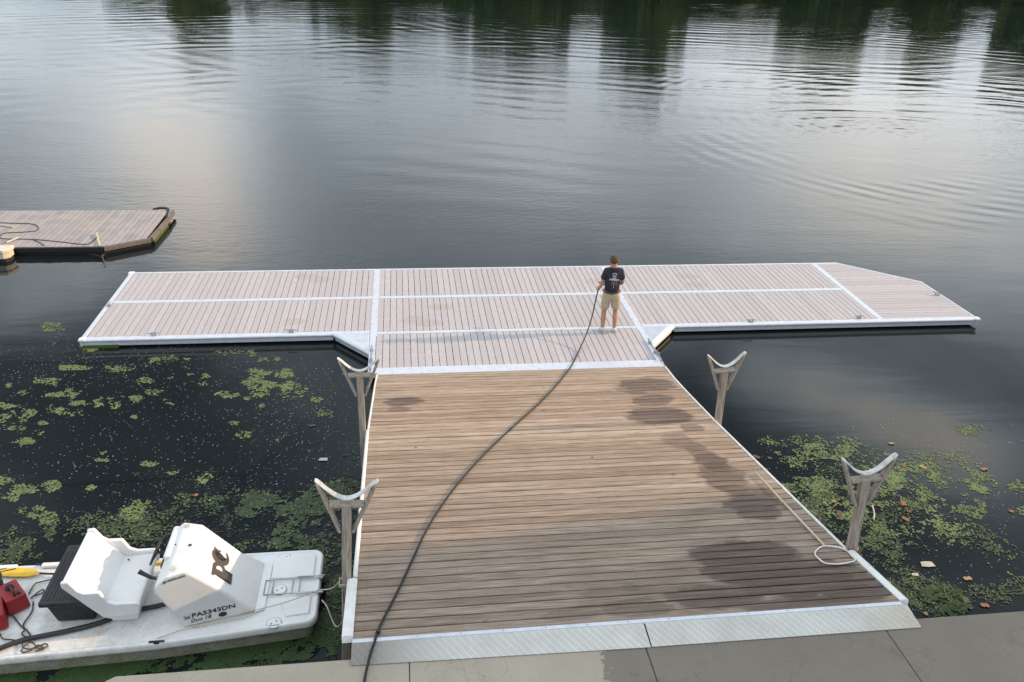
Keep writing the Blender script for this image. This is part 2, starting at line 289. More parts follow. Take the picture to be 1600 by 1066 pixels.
# ------------------------------------------------------------------ mesh helpers
C = sc.collection
def link(name, me, mats, parent=None):
    o = bpy.data.objects.new(name, me); C.objects.link(o)
    for mm in (mats if isinstance(mats, (list, tuple)) else [mats]):
        if mm and mm.name not in [x.name for x in me.materials if x]: me.materials.append(mm)
    if parent: o.parent = parent
    return o
def tag(o, label=None, cat=None, group=None, kind=None):
    if label: o['label'] = label
    if cat: o['category'] = cat
    if group: o['group'] = group
    if kind: o['kind'] = kind
    return o
def empty(name, loc, label=None, cat=None, group=None):
    o = bpy.data.objects.new(name, None); C.objects.link(o); o.location = loc; o.empty_display_size = .1
    return tag(o, label, cat, group)
class MB:
    def __init__(s, off=(0, 0, 0)): s.v = []; s.f = []; s.mi = []; s.off = Vector(off); s.cur = 0
    def add(s, vs, fs):
        k = len(s.v); s.v += [Vector(x)-s.off for x in vs]; s.f += [tuple(k+i for i in f) for f in fs]; s.mi += [s.cur]*len(fs); return s
    def box(s, x0, x1, y0, y1, z0, z1):
        vs = [(x, y, z) for z in (z0, z1) for x, y in ((x0, y0), (x1, y0), (x1, y1), (x0, y1))]
        return s.add(vs, [(3, 2, 1, 0), (4, 5, 6, 7), (0, 1, 5, 4), (1, 2, 6, 5), (2, 3, 7, 6), (3, 0, 4, 7)])
    def bar(s, a, b, wd, ht, up=(0, 0, 1)):      # bar from a to b, wd across, ht along up (centred)
        a = Vector(a); b = Vector(b); d = (b-a).normalized(); u = Vector(up); u = (u-d*u.dot(d)).normalized(); r = d.cross(u)
        vs = [q+r*(i*wd/2)+u*(j*ht/2) for q in (a, b) for i, j in ((-1, -1), (1, -1), (1, 1), (-1, 1))]
        return s.add(vs, [(0, 1, 2, 3), (7, 6, 5, 4), (4, 5, 1, 0), (5, 6, 2, 1), (6, 7, 3, 2), (7, 4, 0, 3)])
    def prism(s, pts, z0, z1):                    # outline (x,y) anticlockwise
        n = len(pts); vs = [(x, y, z0) for x, y in pts]+[(x, y, z1) for x, y in pts]
        return s.add(vs, [tuple(range(n-1, -1, -1)), tuple(range(n, 2*n))]+[(i, (i+1) % n, n+(i+1) % n, n+i) for i in range(n)])
    def loft(s, A, B):                            # two equal outlines of 3d points, capped
        n = len(A); return s.add(list(A)+list(B), [tuple(range(n-1, -1, -1)), tuple(range(n, 2*n))]+[(i, (i+1) % n, n+(i+1) % n, n+i) for i in range(n)])
    def tube(s, pts, r, seg=8, smooth=4, close=False, cap=True):
        P = [Vector(q) for q in pts]
        if smooth > 1 and len(P) > 2:
            Q = []; n = len(P)
            for i in range(n-1 if not close else n):
                p0, p1, p2, p3 = (P[(i-1) % n] if (i or close) else P[0]*2-P[1]), P[i], P[(i+1) % n], (P[(i+2) % n] if (i < n-2 or close) else P[-1]*2-P[-2])
                for k in range(smooth):
                    t = k/smooth; Q.append(.5*((2*p1)+(p2-p0)*t+(2*p0-5*p1+4*p2-p3)*t*t+(3*p1-p0-3*p2+p3)*t**3))
            if not close: Q.append(P[-1])
            P = Q
        n = len(P); rings = []; u = None; m_ = len(P)
        for i in range(n):
            a = P[(i-1) % n] if (i or close) else P[i]; b = P[(i+1) % n] if (i < n-1 or close) else P[i]
            d = (b-a).normalized() if (b-a).length > 1e-9 else Vector((1, 0, 0))
            if u is None: u = Vector((0, 0, 1)) if abs(d.z) < .9 else Vector((1, 0, 0))
            u = (u-d*u.dot(d)).normalized(); q = d.cross(u)
            rr = r(i/(n-1)) if callable(r) else r
            rings.append([P[i]+(u*math.cos(2*math.pi*k/seg)+q*math.sin(2*math.pi*k/seg))*rr for k in range(seg)])
        fs = []
        for i in range(n if close else n-1):
            j = (i+1) % n
            for k in range(seg): fs.append((i*seg+k, i*seg+(k+1) % seg, j*seg+(k+1) % seg, j*seg+k))
        if cap and not close: fs += [tuple(range(seg-1, -1, -1)), tuple((n-1)*seg+k for k in range(seg))]
        return s.add([x for g in rings for x in g], fs)
    def disc(s, c, r, h, seg=20, ax=None):
        M_ = Matrix.Identity(3) if ax is None else Vector((0, 0, 1)).rotation_difference(Vector(ax)).to_matrix()
        c = Vector(c); vs = [c+M_ @ Vector((math.cos(t)*r, math.sin(t)*r, z)) for z in (0, h) for t in [2*math.pi*k/seg for k in range(seg)]]
        return s.add(vs, [tuple(range(seg-1, -1, -1)), tuple(range(seg, 2*seg))]+[(i, (i+1) % seg, seg+(i+1) % seg, seg+i) for i in range(seg)])
    def mesh(s, name='m'):
        me = bpy.data.meshes.new(name); me.from_pydata([tuple(x) for x in s.v], [], s.f)
        if any(s.mi): me.polygons.foreach_set('material_index', s.mi)
        me.update(); return me
    def build(s, name, mats, parent=None, smooth=False, bevel=0., seg=2, loc=None, fix=True):
        me = s.mesh(name)
        if fix:
            bm = bmesh.new(); bm.from_mesh(me); bmesh.ops.recalc_face_normals(bm, faces=bm.faces); bm.to_mesh(me); bm.free()
        if smooth: me.polygons.foreach_set('use_smooth', [True]*len(me.polygons))
        me.materials.clear()
        for mm in (mats if isinstance(mats, (list, tuple)) else [mats]): me.materials.append(mm)
        o = bpy.data.objects.new(name, me); C.objects.link(o)
        if parent: o.parent = parent
        if loc is not None: o.location = loc
        if bevel:
            b = o.modifiers.new('bevel', 'BEVEL'); b.width = bevel; b.segments = seg; b.limit_method = 'ANGLE'; b.angle_limit = R(35)
            if seg > 1: me.polygons.foreach_set('use_smooth', [True]*len(me.polygons)); wn = o.modifiers.new('wn', 'WEIGHTED_NORMAL')
        return o
def pboard(name, L, W_, T, ch=.004, axis='Y', mat=None):
    """one board, centred on its top face: L along axis, chamfered top edges"""
    w2 = W_/2; prof = [(-w2, -T), (w2, -T), (w2, -ch), (w2-ch, 0), (-w2+ch, 0), (-w2, -ch)]
    b = MB()
    if axis == 'Y': b.loft([(x, -L/2, z) for x, z in prof], [(x, L/2, z) for x, z in prof])
    else: b.loft([(L/2, y, z) for y, z in prof], [(-L/2, y, z) for y, z in prof])
    me = b.mesh(name); bm = bmesh.new(); bm.from_mesh(me); bmesh.ops.recalc_face_normals(bm, faces=bm.faces); bm.to_mesh(me); bm.free()
    me.materials.append(mat); return me
def inst(name, me, loc, parent, rot=None):
    o = bpy.data.objects.new(name, me); C.objects.link(o); o.location = loc; o.parent = parent
    if rot: o.rotation_euler = rot
    return o
WZ = -.21

# ------------------------------------------------------------------ setting: water, bed, far bank, quay
b = MB(); b.add([(-500, -60, WZ), (700, -60, WZ), (700, 150, WZ), (-500, 150, WZ)], [(0, 1, 2, 3)]); tag(b.build('water', WATER, fix=False), kind='structure')
b = MB(); xs_ = list(range(-1500, 1501, 50)); prof = [(146, -.6), (150, .1), (154, 1.2), (164, 1.9), (172, 5.5), (400, 8), (1500, 8)]
vs = [(x, y+3*math.sin(x*.03)+2*math.sin(x*.11), z) for x in xs_ for y, z in prof]; n = len(prof)
fs = [(i*n+k, (i+1)*n+k, (i+1)*n+k+1, i*n+k+1) for i in range(len(xs_)-1) for k in range(n-1)]
b.add(vs, fs); tag(b.build('far_riverbank', GRASS), kind='structure')
b = MB(); b.add([(-1500, -800, -2.2), (1500, -800, -2.2), (1500, 1500, -2.2), (-1500, 1500, -2.2)], [(0, 1, 2, 3)]); tag(b.build('ground', SOIL, fix=False), kind='structure')

QZ = 1.41; QY = at(547, 1030, QZ).y; QX0 = at(165, 1060, QZ).x
b = MB(); b.prism([(QX0+.01, -60), (30, -60), (30, QY-.01), (QX0+.01, QY-.01)], -2.2, QZ-.16); quay = tag(b.build('quay', CONC), kind='structure')
jx = [QX0, at(640, 1050, QZ).x, at(1010, 1014, QZ).x, at(1385, 985, QZ).x]; jx += [jx[-1]+2.0*k for k in range(1, 9)]
jy = [QY, QY-2.6, QY-5.2, QY-7.8]
for i in range(len(jx)-1):
    for k in range(len(jy)-1):
        x0, x1, y1, y0 = jx[i]+.004, jx[i+1]-.004, jy[k]-(.005 if k else 0), jy[k+1]+.005
        b = MB(); pts = [(x0, y0), (x1, y0), (x1, y1), (x0, y1)]
        if i == 0 and k == 0: pts = [(x0-.05, y0), (x1, y0), (x1, y1), (x0+.08, y1), (x0, y1-.05)]
        b.prism(pts, QZ-.15, QZ-random.uniform(0, .003)); b.build('concrete_slab', CONC, quay, bevel=.007, seg=1)

# ------------------------------------------------------------------ main floating dock
DW = 5.828; XL = -5.965; XS = 11.64; YM = -1.832; YN = -3.732; YH = -5.51
dock = empty('floating_dock', (0, 0, 0), 'long pale floating dock of composite boards in aluminium frames, with the man standing on it', 'dock')
BT = .025; FH = .16
PITCHB = .1413
def section(xa, xb, rows, label, bw0=.075, bw1=.075, skipnear=False):
    """rows: list of (ytop, ybottom) deck strips"""
    f = MB(); ytop = rows[0][0]; ybot = rows[-1][1]
    for (y1, y0) in rows:                             # joists across, seen through the gaps
        for t in (.12, .38, .64, .88):
            yy = y0+(y1-y0)*t; f.box(xa+.02, xb-.02, yy-.03, yy+.03, -FH+.02, -BT-.006)
    s_ = f.build('dock_section', ALU, dock); tag(s_, label)
    for (y1, y0) in rows:
        x0 = xa+bw0; x1 = xb-bw1; nb = round((x1-x0)/PITCHB); pw = (x1-x0)/nb
        me = pboard('board', y1-y0-.012, pw-.011, BT, mat=COMP)
        for i in range(nb):
            inst('board', me, (x0+pw*(i+.5)+random.uniform(-.001, .001), (y0+y1)/2+random.uniform(-.003, .003), random.uniform(-.002, .0012)), s_)
    return s_
FE = .10      # far rim width
rows2 = [(-FE, YM+.07), (YM-.07, YN+.13)]
sL = section(XL, 0, rows2, 'left section of pale boards', .13, .06)
sC = section(0, DW, [(-FE, YM+.07), (YM-.07, YN+.06), (YN-.06, YH+.20)], 'middle section of pale boards with three rows', .06, .06)
sR = section(DW, XS, rows2, 'right section of pale boards', .06, .06)
# end section: boards lie the long way
c0, c1, c2 = at(1305, 409), at(1441.5, 440), at(1530, 497.5); c0.y = 0; c2.y = YN
f = MB()
for t in (.15, .4, .65, .9): f.box(XS+.05, XS+(c0.x-XS)*1+1.2*t, YN+.15, YN+.2, -FH+.02, -BT-.006)
for xx in (XS+.5, XS+1.1, XS+1.7): f.box(xx-.03, xx+.03, YN+.05, (-1.15 if xx > 13 else -.6) if xx > c0.x else -.05, -FH+.02, -BT-.0065)
sE = f.build('dock_section', ALU, dock); tag(sE, 'end section with boards running lengthwise and a cut-off corner')
def edge_x(y):
    if y > c1.y: return c0.x+(c1.x-c0.x)*(y-c0.y)/(c1.y-c0.y)
    return c1.x+(c2.x-c1.x)*(y-c1.y)/(c2.y-c1.y)
y = -.09; nb = 25; pw = (-.09-(YN+.13))/nb
for i in range(nb):
    ya = y-.005; yb = y-pw+.005; xa = XS+.07
    b = MB(); za = random.uniform(-.002, .001)
    b.prism([(xa, yb), (edge_x(yb)-.09, yb), (edge_x(ya)-.09, ya), (xa, ya)], -BT, za); b.build('board', COMP, sE, bevel=.003, seg=1); y -= pw
# beams and rims
def beam(x0, x1, y0, y1, z=.004, name='deck_beam', parent=dock, mat=None, h=.05):
    b = MB(); b.box(x0, x1, y0, y1, z-h, z); return b.build(name, mat or ALU, parent, bevel=.004, seg=1)
beam(XL+.13, -.072, YM-.066, YM+.066); beam(.072, DW-.072, YM-.066, YM+.066); beam(DW+.072, XS-.075, YM-.066, YM+.066)
beam(-.07, .07, YN-.16, -FE-.002, .006); beam(DW-.07, DW+.07, YN-.16, -FE-.002, .006); beam(XS-.072, XS+.068, YN+.13, -.09, .006)
beam(.072, DW-.072, YN-.056, YN+.056); beam(-.02, DW+.02, YH-.03, YH+.20, .008, h=.10)
beam(-.07, .055, YH+.202, YN-.163, .005); beam(DW-.055, DW+.07, YH+.202, YN-.163, .005)
# rounded outer bumper + side skirt along the outline
gl = at(520, 522); gr = at(1055, 510.5); gtl = (0-.02, at(578, 552).y); gtr = (DW+.02, at(1017, 540.5).y); gl = (gl.x, YN); gr = (gr.x, YN)
def rim(pa, pb, inward, wd=.10, name='edge_rail', mat=None, drop=FH):
    """rail with rounded nose over a skirt that reaches down to the water"""
    a = Vector((*pa[:2], 0)); b_ = Vector((*pb[:2], 0)); n = Vector((*inward, 0)).normalized()
    prof = [(wd, .002), (.035, .004), (.008, -.012), (0, -.035), (.006, -.058), (.03, -.068), (.03, -drop), (.06, -drop), (.06, -.045), (wd, -.045)]
    A = [a+n*q+Vector((0, 0, z)) for q, z in prof]; B = [b_+n*q+Vector((0, 0, z)) for q, z in prof]
    mb = MB(); mb.loft(A, B); return mb.build(name, mat or ALU, dock, bevel=.004, seg=1)
rim((XL, YN), gl, (0, 1), .13); rim(gr, (c2.x, YN), (0, 1), .13)
rim((XL, -.002), (XL, YN+.002), (1, 0), .12); rim((c0.x, 0), (XL, 0), (0, -1), .095)
n1_ = Vector((c1.y-c0.y, -(c1.x-c0.x))); rim(c1, c0, n1_ if n1_.y < 0 else -n1_, .08)
n2_ = Vector((c2.y-c1.y, -(c2.x-c1.x))); rim(c2, c1, n2_ if n2_.x < 0 else -n2_, .08)
rim((-.075, gtl[1]), (-.075, YH), (1, 0), .03); rim((DW+.075, YH), (DW+.075, gtr[1]), (-1, 0), .03)
beam(gl[0], -.078, YN, YN+.13, .003, 'gusset_strip'); beam(DW+.078, gr[0], YN, YN+.13, .003, 'gusset_strip')
# corner gussets
for (pa, pt, lab, sx) in ((gl, gtl, 'triangular ribbed gusset at the left inner corner', -1), (gr, gtr, 'triangular gusset at the right inner corner with a pale bumper', 1)):
    xin = -.075 if sx < 0 else DW+.075
    A = Vector((pa[0], YN, 0)); B = Vector((xin, pt[1], 0)); d = (B-A).normalized(); nn = Vector((-d.y, d.x, 0)); nn = nn if nn.y > 0 else -nn
    g = MB(); A2 = A+nn*.12; B2 = B+nn*.12
    tri = [(xin, YN-.003), (A.x+.22*(-sx), YN-.003), (A2.x+d.x*.08, min(A2.y+d.y*.08, YN-.004)), (xin, B.y+.13)]
    g.prism(tri if sx < 0 else tri[::-1], -.03, -.003); go = g.build('corner_gusset', ALU, dock); tag(go, lab)
    k = 0; r_b = MB()
    while k < 22:
        xx = xin+sx*(.04+k*.03); ymn = A.y+(B.y-A.y)*(xx-A.x)/(B.x-A.x)+.15
        if ymn < YN-.03: r_b.box(xx-.005, xx+.005, ymn, YN-.012, -.003, .002)
        k += 1
    r_b.build('tread_ribs', ALU, go)['kind'] = 'stuff'
    prof = [(.13, .006), (.04, .012), (.0, -.012), (-.005, -.05), (.02, -.085), (.05, -.095), (.05, -.17), (.09, -.17), (.09, -.05), (.13, -.05)]
    mb = MB(); mb.loft([A+nn*q+Vector((0, 0, z)) for q, z in prof], [B+nn*q+Vector((0, 0, z)) for q, z in prof]); mb.build('corner_bumper', WHITE_RAIL if sx > 0 else ALU, dock, bevel=.008, seg=2)
# floats
fl = MB()
for x0, x1, y0, y1 in ((XL+.15, -.1, YN+.12, -.15), (.1, DW-.1, YH+.1, -.15), (DW+.1, XS-.1, YN+.12, -.15), (XS+.1, 13.3, YN+.12, -1.3)): fl.box(x0, x1, y0, y1, -.55, -FH+.015)
fl.build('float_tank', FLOATM, dock)
# corner caps
for (cx, cy) in ((XL+.06, YN+.06), (XL+.05, -.05)):
    b = MB(); b.box(cx-.075, cx+.075, cy-.07, cy+.07, -.06, .012); b.build('corner_cap', WHITE_RAIL, dock, bevel=.03, seg=3)
b = MB(); b.box(c2.x-.13, c2.x+.02, YN-.01, YN+.12, -.06, .014); b.build('corner_cap', WHITE_RAIL, dock, bevel=.03, seg=3)
# algae under the left corner
b = MB(); b.box(XL+.02, XL+.75, YN+.02, YN+.045, WZ-.02, -FH+.02); b.build('algae_fringe', ALGAE, dock)
# cleats
def cleat_mesh():
    b = MB(); b.box(-.05, .05, -.022, .022, .0, .008); b.box(-.042, -.022, -.012, .012, .008, .045); b.box(.022, .042, -.012, .012, .008, .045)
    b.tube([(-.12, 0, .05), (-.06, 0, .056), (.06, 0, .056), (.12, 0, .05)], lambda t: .007+.007*math.sin(math.pi*t), 8, 3)
    me = b.mesh('cleat'); me.materials.append(ALU_D); return me
cm = cleat_mesh()
for u, v_, rz in ((240, 524, .1), (455, 519, 0), (1173, 503, 0), (1342, 497, 0), (1464, 461, -.9), (170, 478, 1.4)):
    a = at(u, v_, .01); inst('cleat', cm, (a.x, a.y, .006), dock, (0, 0, rz))
b = MB()
for sx, xx in ((-1, -.02), (1, DW+.02)):
    for yy in (YH+.5, YH+.95): b.box(xx-.035, xx+.035, yy-.05, yy+.05, .006, .035)
    b.tube([(xx, YH+.1, .045), (xx, YH+1.1, .045)], .016, 8, 1); b.tube([(xx-.03, YH+.35, .03), (xx+.03, YH+.35, .08), (xx, YH+.5, .05)], .01, 6, 3)
b.build('hinge_pin', ALU_D, dock)

# ------------------------------------------------------------------ gangway (ramp)
gw = empty('gangway', (0, RY0, RZ0), 'wide sloping gangway of weathered brown planks joining the stone quay to the floating dock', 'gangway')
gw.rotation_euler = (-RSL, 0, 0)
# gangway frame: local y = along slope (negative towards quay), z = normal
bpy.context.view_layer.update()
def lint(tab, y):
    for (a, b), (c_, d_) in zip(tab, tab[1:]):
        if y <= a and y >= c_: return b+(d_-b)*(a-y)/(a-c_)
    return tab[-1][1] if y < tab[-1][0] else tab[0][1]
EL = [(-5.5, .125), (-6.2, .10), (-8.3, .055), (-13.9, .085)]; ER = [(-5.5, 5.865), (-6.5, 5.80), (-8.4, 5.79), (-12.6, 5.86), (-13.9, 5.92)]
NP = 54; pp = RLEN/NP; cs = math.cos(RSL)
for i in range(NP):
    s0 = -(i+.5)*pp; yw = RY0+s0*cs; x0 = lint(EL, yw)+random.uniform(-.006, .006); x1 = lint(ER, yw)+random.uniform(-.006, .006)
    wdt = pp-random.uniform(.015, .023); T = .038; w2 = wdt/2; ch = .005; dz0 = random.uniform(-.003, .002); dz1 = random.uniform(-.003, .002)
    b = MB(); nseg = 6; prof = [(-w2, -T), (w2, -T), (w2, -ch), (w2-ch*1.3, 0), (0, -.0015), (-w2+ch*1.3, 0), (-w2, -ch)]
    vs = []; fs = []; np_ = len(prof); bow = random.uniform(-.003, .003)
    for k in range(nseg+1):
        t = k/nseg; xx = x0+(x1-x0)*t; dz = dz0+(dz1-dz0)*t+random.uniform(-.001, .001); dy = bow*math.sin(math.pi*t)
        vs += [(xx, s0+q+dy, z+dz) for q, z in prof]
    for k in range(nseg): fs += [(k*np_+j, k*np_+(j+1) % np_, (k+1)*np_+(j+1) % np_, (k+1)*np_+j) for j in range(np_)]
    fs += [tuple(range(np_)), tuple(nseg*np_+j for j in range(np_-1, -1, -1))]
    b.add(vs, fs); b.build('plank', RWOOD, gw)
b = MB()
for xx in (.2, .6, 1.0, 1.4, 1.8, 2.2, 2.7, 3.2, 3.7, 4.2, 4.7, 5.2, 5.72): b.box(xx-.03, xx+.03, -RLEN+.03, -.05, -.22, -.0405)  # close-set joists, the extra ones added to block sun through plank gaps
b.build('joist_and_sun_block', DARK, gw)
# screws
b = MB()
for i in range(NP):
    for xx in (.2, 1.2, 2.2, 3.2, 4.2, 5.2, 5.7):
        for q in (.25, .72): b.disc((xx+random.uniform(-.01, .01), -(i+q)*pp, -.0005), .0045, .0015, 6)
b.build('screw_heads', DARK, gw)['kind'] = 'stuff'
def gloc(x, yw, dz=0.): return Vector((x, (yw-RY0)/cs, dz))
def rail(tab, y0, y1, off0, off1, h0, h1, name, sx):
    n = 10; A = MB(); prev = None
    prof = [(off0, h0), (off0, h1-.012), (off0+(off1-off0)*.3, h1), (off0+(off1-off0)*.7, h1), (off1, h1-.012), (off1, h0)]
    vs = []; fs = []
    for k in range(n+1):
        yy = y0+(y1-y0)*k/n; xe = lint(tab, yy)
        vs += [gloc(xe+sx*o, yy, z) for o, z in prof]
    m_ = len(prof)
    for k in range(n): fs += [(k*m_+j, k*m_+(j+1) % m_, (k+1)*m_+(j+1) % m_, (k+1)*m_+j) for j in range(m_)]
    fs += [tuple(range(m_)), tuple(n*m_+j for j in range(m_-1, -1, -1))]
    A.add(vs, fs); return A.build(name, WHITE_RAIL, gw)
yl1 = rpt(575, 672).y; yl2 = rpt(552, 903).y
rail(EL, RY0, yl1, -.005, .030, -.26, .008, 'edge_rail', -1); rail(EL, yl1-.02, yl2, -.005, .045, -.26, .016, 'edge_rail', -1); rail(EL, yl2-.06, RY0-RLEN*cs+.03, -.01, .10, -.05, .035, 'edge_bumper', -1)
yr2 = rpt(1328, 860).y
rail(ER, RY0, yr2+.04, -.005, .035, -.26, .010, 'edge_rail', 1); rail(ER, yr2-.03, RY0-RLEN*cs+.02, -.01, .085, -.05, .02, 'edge_bumper', 1)
b = MB(); b.box(.09, 5.9, -RLEN-.045, -RLEN+.006, -.02, .008); b.build('end_strip', ALU, gw, bevel=.003, seg=1)
b = MB(); b.box(.12, 5.86, -.001, .16, -.03, .006); b.build('hinge_strip', ALU, gw, bevel=.003, seg=1)
b = MB()
for k in range(10): b.disc((.4+k*.58, .08+random.uniform(-.02, .02), .006), .011, .003, 8)
for k in range(14): b.disc((.3+k*.43, -RLEN-.022, .008), .006, .002, 6)
b.build('bolt_heads', DARK, gw)['kind'] = 'stuff'
b = MB()
for xx in (0, DW):
    for k in range(9): b.disc((xx+random.choice((-.045, .045)), -.35-k*.37, .006), .011, .002, 8)
for k in range(12): b.disc((.3+k*.47, YN+random.choice((-.035, .035)), .004), .010, .002, 8)
b.build('bolt_heads', DARK, dock)['kind'] = 'stuff'
# tread plates down onto the quay
ez = rampz(RY0-RLEN*cs)
for (pa, pb, qa, qb) in (((.085, 0), (3.035, 0), 548, 1017), ((3.05, 0), (5.94, 0), 1019, 1440)):
    A0 = at(qa, {548: 1040, 1017: 1011, 1019: 1010.5, 1440: 980}[qa], QZ+.012); A1 = at(qb, {548: 1040, 1017: 1011, 1019: 1010.5, 1440: 980}[qb], QZ+.012)
    ys = RY0-RLEN*cs-.045; zt = ez+.005
    top = [(pa[0], ys, zt), (pb[0], ys, zt), (A1.x, A1.y, QZ+.012), (A0.x, A0.y, QZ+.012)]
    b = MB(); b.loft([Vector(q) for q in top], [Vector(q)-Vector((0, 0, .006)) for q in top])
    o = b.build('tread_plate', PLATE); o.parent = gw; o.matrix_parent_inverse = gw.matrix_world.inverted()
tag(b and o, 'right tread plate with a rusty yellow corner')

# ------------------------------------------------------------------ boat rests (Y posts)
def rest(loc, label, h=1.0, rz=0., tilt=0.):
    t = empty('boat_rest_post', loc, label, 'post', 'forked timber posts beside the gangway'); t.rotation_euler = (0, tilt, rz)
    b = MB(); b.box(-.05, .05, -.045, .045, -loc[2]-1.6, h); b.build('post', PWOOD, t, bevel=.006, seg=1)
    b = MB(); b.box(-.185, .185, -.05, .05, h+.002, h+.04); b.build('cross_bar', PWOOD, t, bevel=.004, seg=1)
    for sx in (-1, 1):
        for sy in (0,):
            b = MB(); b.bar((sx*.07, 0, h-.34), (sx*.305, 0, h+.30), .08, .033, (sx*.9, 0, -.35)); b.build('arm', PWOOD, t, bevel=.004, seg=1)
    pts = [(-.335, 0, h+.335)]+[(x, 0, h+.085+.245*(abs(x)/.31)**1.7) for x in (-.29, -.2, -.1, 0, .1, .2, .29)]+[(.335, 0, h+.33)]
    vs = []; b = MB(); n = len(pts)
    prof = [(-.036, -.010), (.036, -.010), (.042, .003), (.03, .016), (-.03, .016), (-.042, .003)]
    P = [Vector(q) for q in pts]
    for i, q in enumerate(P):
        d = (P[min(i+1, n-1)]-P[max(i-1, 0)]).normalized(); u = Vector((-d.z, 0, d.x))
        vs += [q+Vector((0, a, 0))+u*c_ for a, c_ in prof]
    k = len(prof); fs = [(i*k+j, i*k+(j+1) % k, (i+1)*k+(j+1) % k, (i+1)*k+j) for i in range(n-1) for j in range(k)]+[tuple(range(k)), tuple((n-1)*k+j for j in range(k-1, -1, -1))]
    b.add(vs, fs); o = b.build('padded_saddle', FOAM, t, smooth=True); ss = o.modifiers.new('s', 'SUBSURF'); ss.levels = ss.render_levels = 2
    return t
rest((-.035, -12.64, rampz(-12.64)), 'near left forked post beside the gangway, with the boat rope tied round it', 1.0, 0, .055)
rest((-.045, -8.33, rampz(-8.33)), 'far left forked post, beside the gangway close to the pale floating dock', .98)
rest((5.875, -8.5, rampz(-8.5)), 'far right forked post standing alone against dark water', .93, .06, -.035)
rest((5.955, -12.64, rampz(-12.64)), 'near right forked post beside the hoop-ended pole, among floating weed', 1.0, 0, -.065)

# ------------------------------------------------------------------ work boat
boat = empty('work_boat', (-2.6, -11.5, WZ), 'white moulded plastic work boat with console and bench, moored left of the gangway', 'boat')
bo = Vector((-2.6, -11.5, WZ))
DZ = .10
nR = at(492, 973, DZ); fR = at(500, 861, DZ); xb = -.50
YN_ = lambda x: -12.06-(-.5-x)*.10 if x > -2.4 else -12.25-(-2.4-x)*.04     # near gunwale
YF_ = lambda x: -10.70
def outline(ins, xs0=-6.0):
    pts = []; xe = xb-ins; r = .14-ins*.5
    for x in (xs0+ins, -4.05, -3.2, -2.4, -1.5): pts.append((x, YN_(x)+ins))
    yn_ = YN_(xe)+ins; yf_ = YF_(xe)-ins
    for k in range(5): t = R(-90+22.5*k); pts.append((xe-r+r*math.cos(t), yn_+r+r*math.sin(t)))
    for k in range(5): t = R(0+22.5*k); pts.append((xe-r+r*math.cos(t), yf_-r+r*math.sin(t)))
    pts += [(-2.4, yf_), (xs0+ins, yf_)]
    return pts
# hull = stacked outlines: chine, waist, gunwale
lv = [(.10, WZ-.12), (.075, WZ), (.05, -.03), (.045, .0), (.0, .015), (.0, .085), (.018, DZ+.012), (.045, DZ+.012), (.06, DZ-.006)]
vs = []; fs = []; n = len(outline(0))
for ins, z in lv: vs += [(x, y, z) for x, y in outline(ins)]
for i in range(len(lv)-1): fs += [(i*n+j, i*n+(j+1) % n, (i+1)*n+(j+1) % n, (i+1)*n+j) for j in range(n)]
fs += [tuple(range(n-1, -1, -1)), tuple((len(lv)-1)*n+j for j in range(n))]
b = MB(bo); b.add(vs, fs); b.build('hull', HULL, boat, smooth=False, bevel=.008, seg=2)
# raised deck plateau panels + slot
def bp(name, mb, mat, bev=0., seg=3, par=None, **k): return mb.build(name, mat, par or boat, bevel=bev, seg=seg, **k)
ya_, yb_ = at(498, 927, DZ).y, at(498, 905, DZ).y
b = MB(bo); b.prism([(-1.15, yb_+.05), (-.60, yb_+.05), (-.60, -10.83), (-1.15, -10.83)], DZ-.01, DZ+.018); bp('deck_panel', b, HULL, .012, 2)
b = MB(bo); b.prism([(-.88, -11.93), (-.60, -11.90), (-.60, ya_-.05), (-.98, ya_-.05), (-.98, ya_-.12)], DZ-.01, DZ+.018); bp('deck_panel', b, HULL, .012, 2)
# ladder stowed in the bow slot
b = MB(bo); zL = DZ+.03
for (y0, y1) in ((yb_, yb_-.012), (ya_, ya_+.004)):
    b.tube([(-1.2, y0, zL), (-.47, y0, zL)], .0085, 8, 1); b.tube([(-.80, y0+.025*(1 if y0 == yb_ else -1), zL+.01), (-.45, y0+.025*(1 if y0 == yb_ else -1), zL+.01)], .0085, 8, 1)
for xx in (-1.2, -1.1, -.85, -.76): b.tube([(xx, ya_, zL), (xx, yb_, zL)], .0075, 8, 1)
for yy in (ya_, yb_): b.box(-.53, -.48, yy-.03, yy+.03, DZ-.03, DZ+.04)
lad = bp('ladder', b, CHROME)
# hatch covers with three-hole pattern
for u, v_ in ((444, 873), (437, 922), (428, 974)):
    a = at(u, v_, DZ); b = MB(bo); b.disc((a.x, a.y, DZ-.004), .085, .016, 28); h = bp('hatch_cover', b, HULL, .004, 2)
    b = MB(bo); b.disc((a.x, a.y, DZ-.004), .093, .010, 28); bp('hatch_ring', b, ALU_D, 0, 1, h)
    b = MB(bo)
    for dx, dy in ((-.03, -.02), (.028, .02)): b.disc((a.x+dx, a.y+dy, DZ+.012), .010, .003, 8)
    bp('finger_hole', b, BLACK, 0, 1, h)
# gunwale cleats
for u, v_ in ((245, 1005), (68, 884)):
    a = at(u, v_, DZ); b = MB(bo); b.box(a.x-.09, a.x+.09, a.y-.012, a.y+.012, DZ+.02, DZ+.035); b.box(a.x-.03, a.x+.03, a.y-.02, a.y+.02, DZ+.0, DZ+.025); bp('gunwale_cleat', b, BLACK, .004, 2)
# raised gunwale lumps at far side
b = MB(bo); b.box(-5.9, -4.45, -10.79, -10.712, DZ, DZ+.05); b.box(-4.15, -3.3, -10.79, -10.712, DZ, DZ+.05); bp('gunwale_rail', b, BWHITE, .02, 3)
b = MB(bo); b.box(-2.8, -2.3, -10.84, -10.80, DZ-.005, DZ+.035); bp('lime_strip', b, YEL, .008)
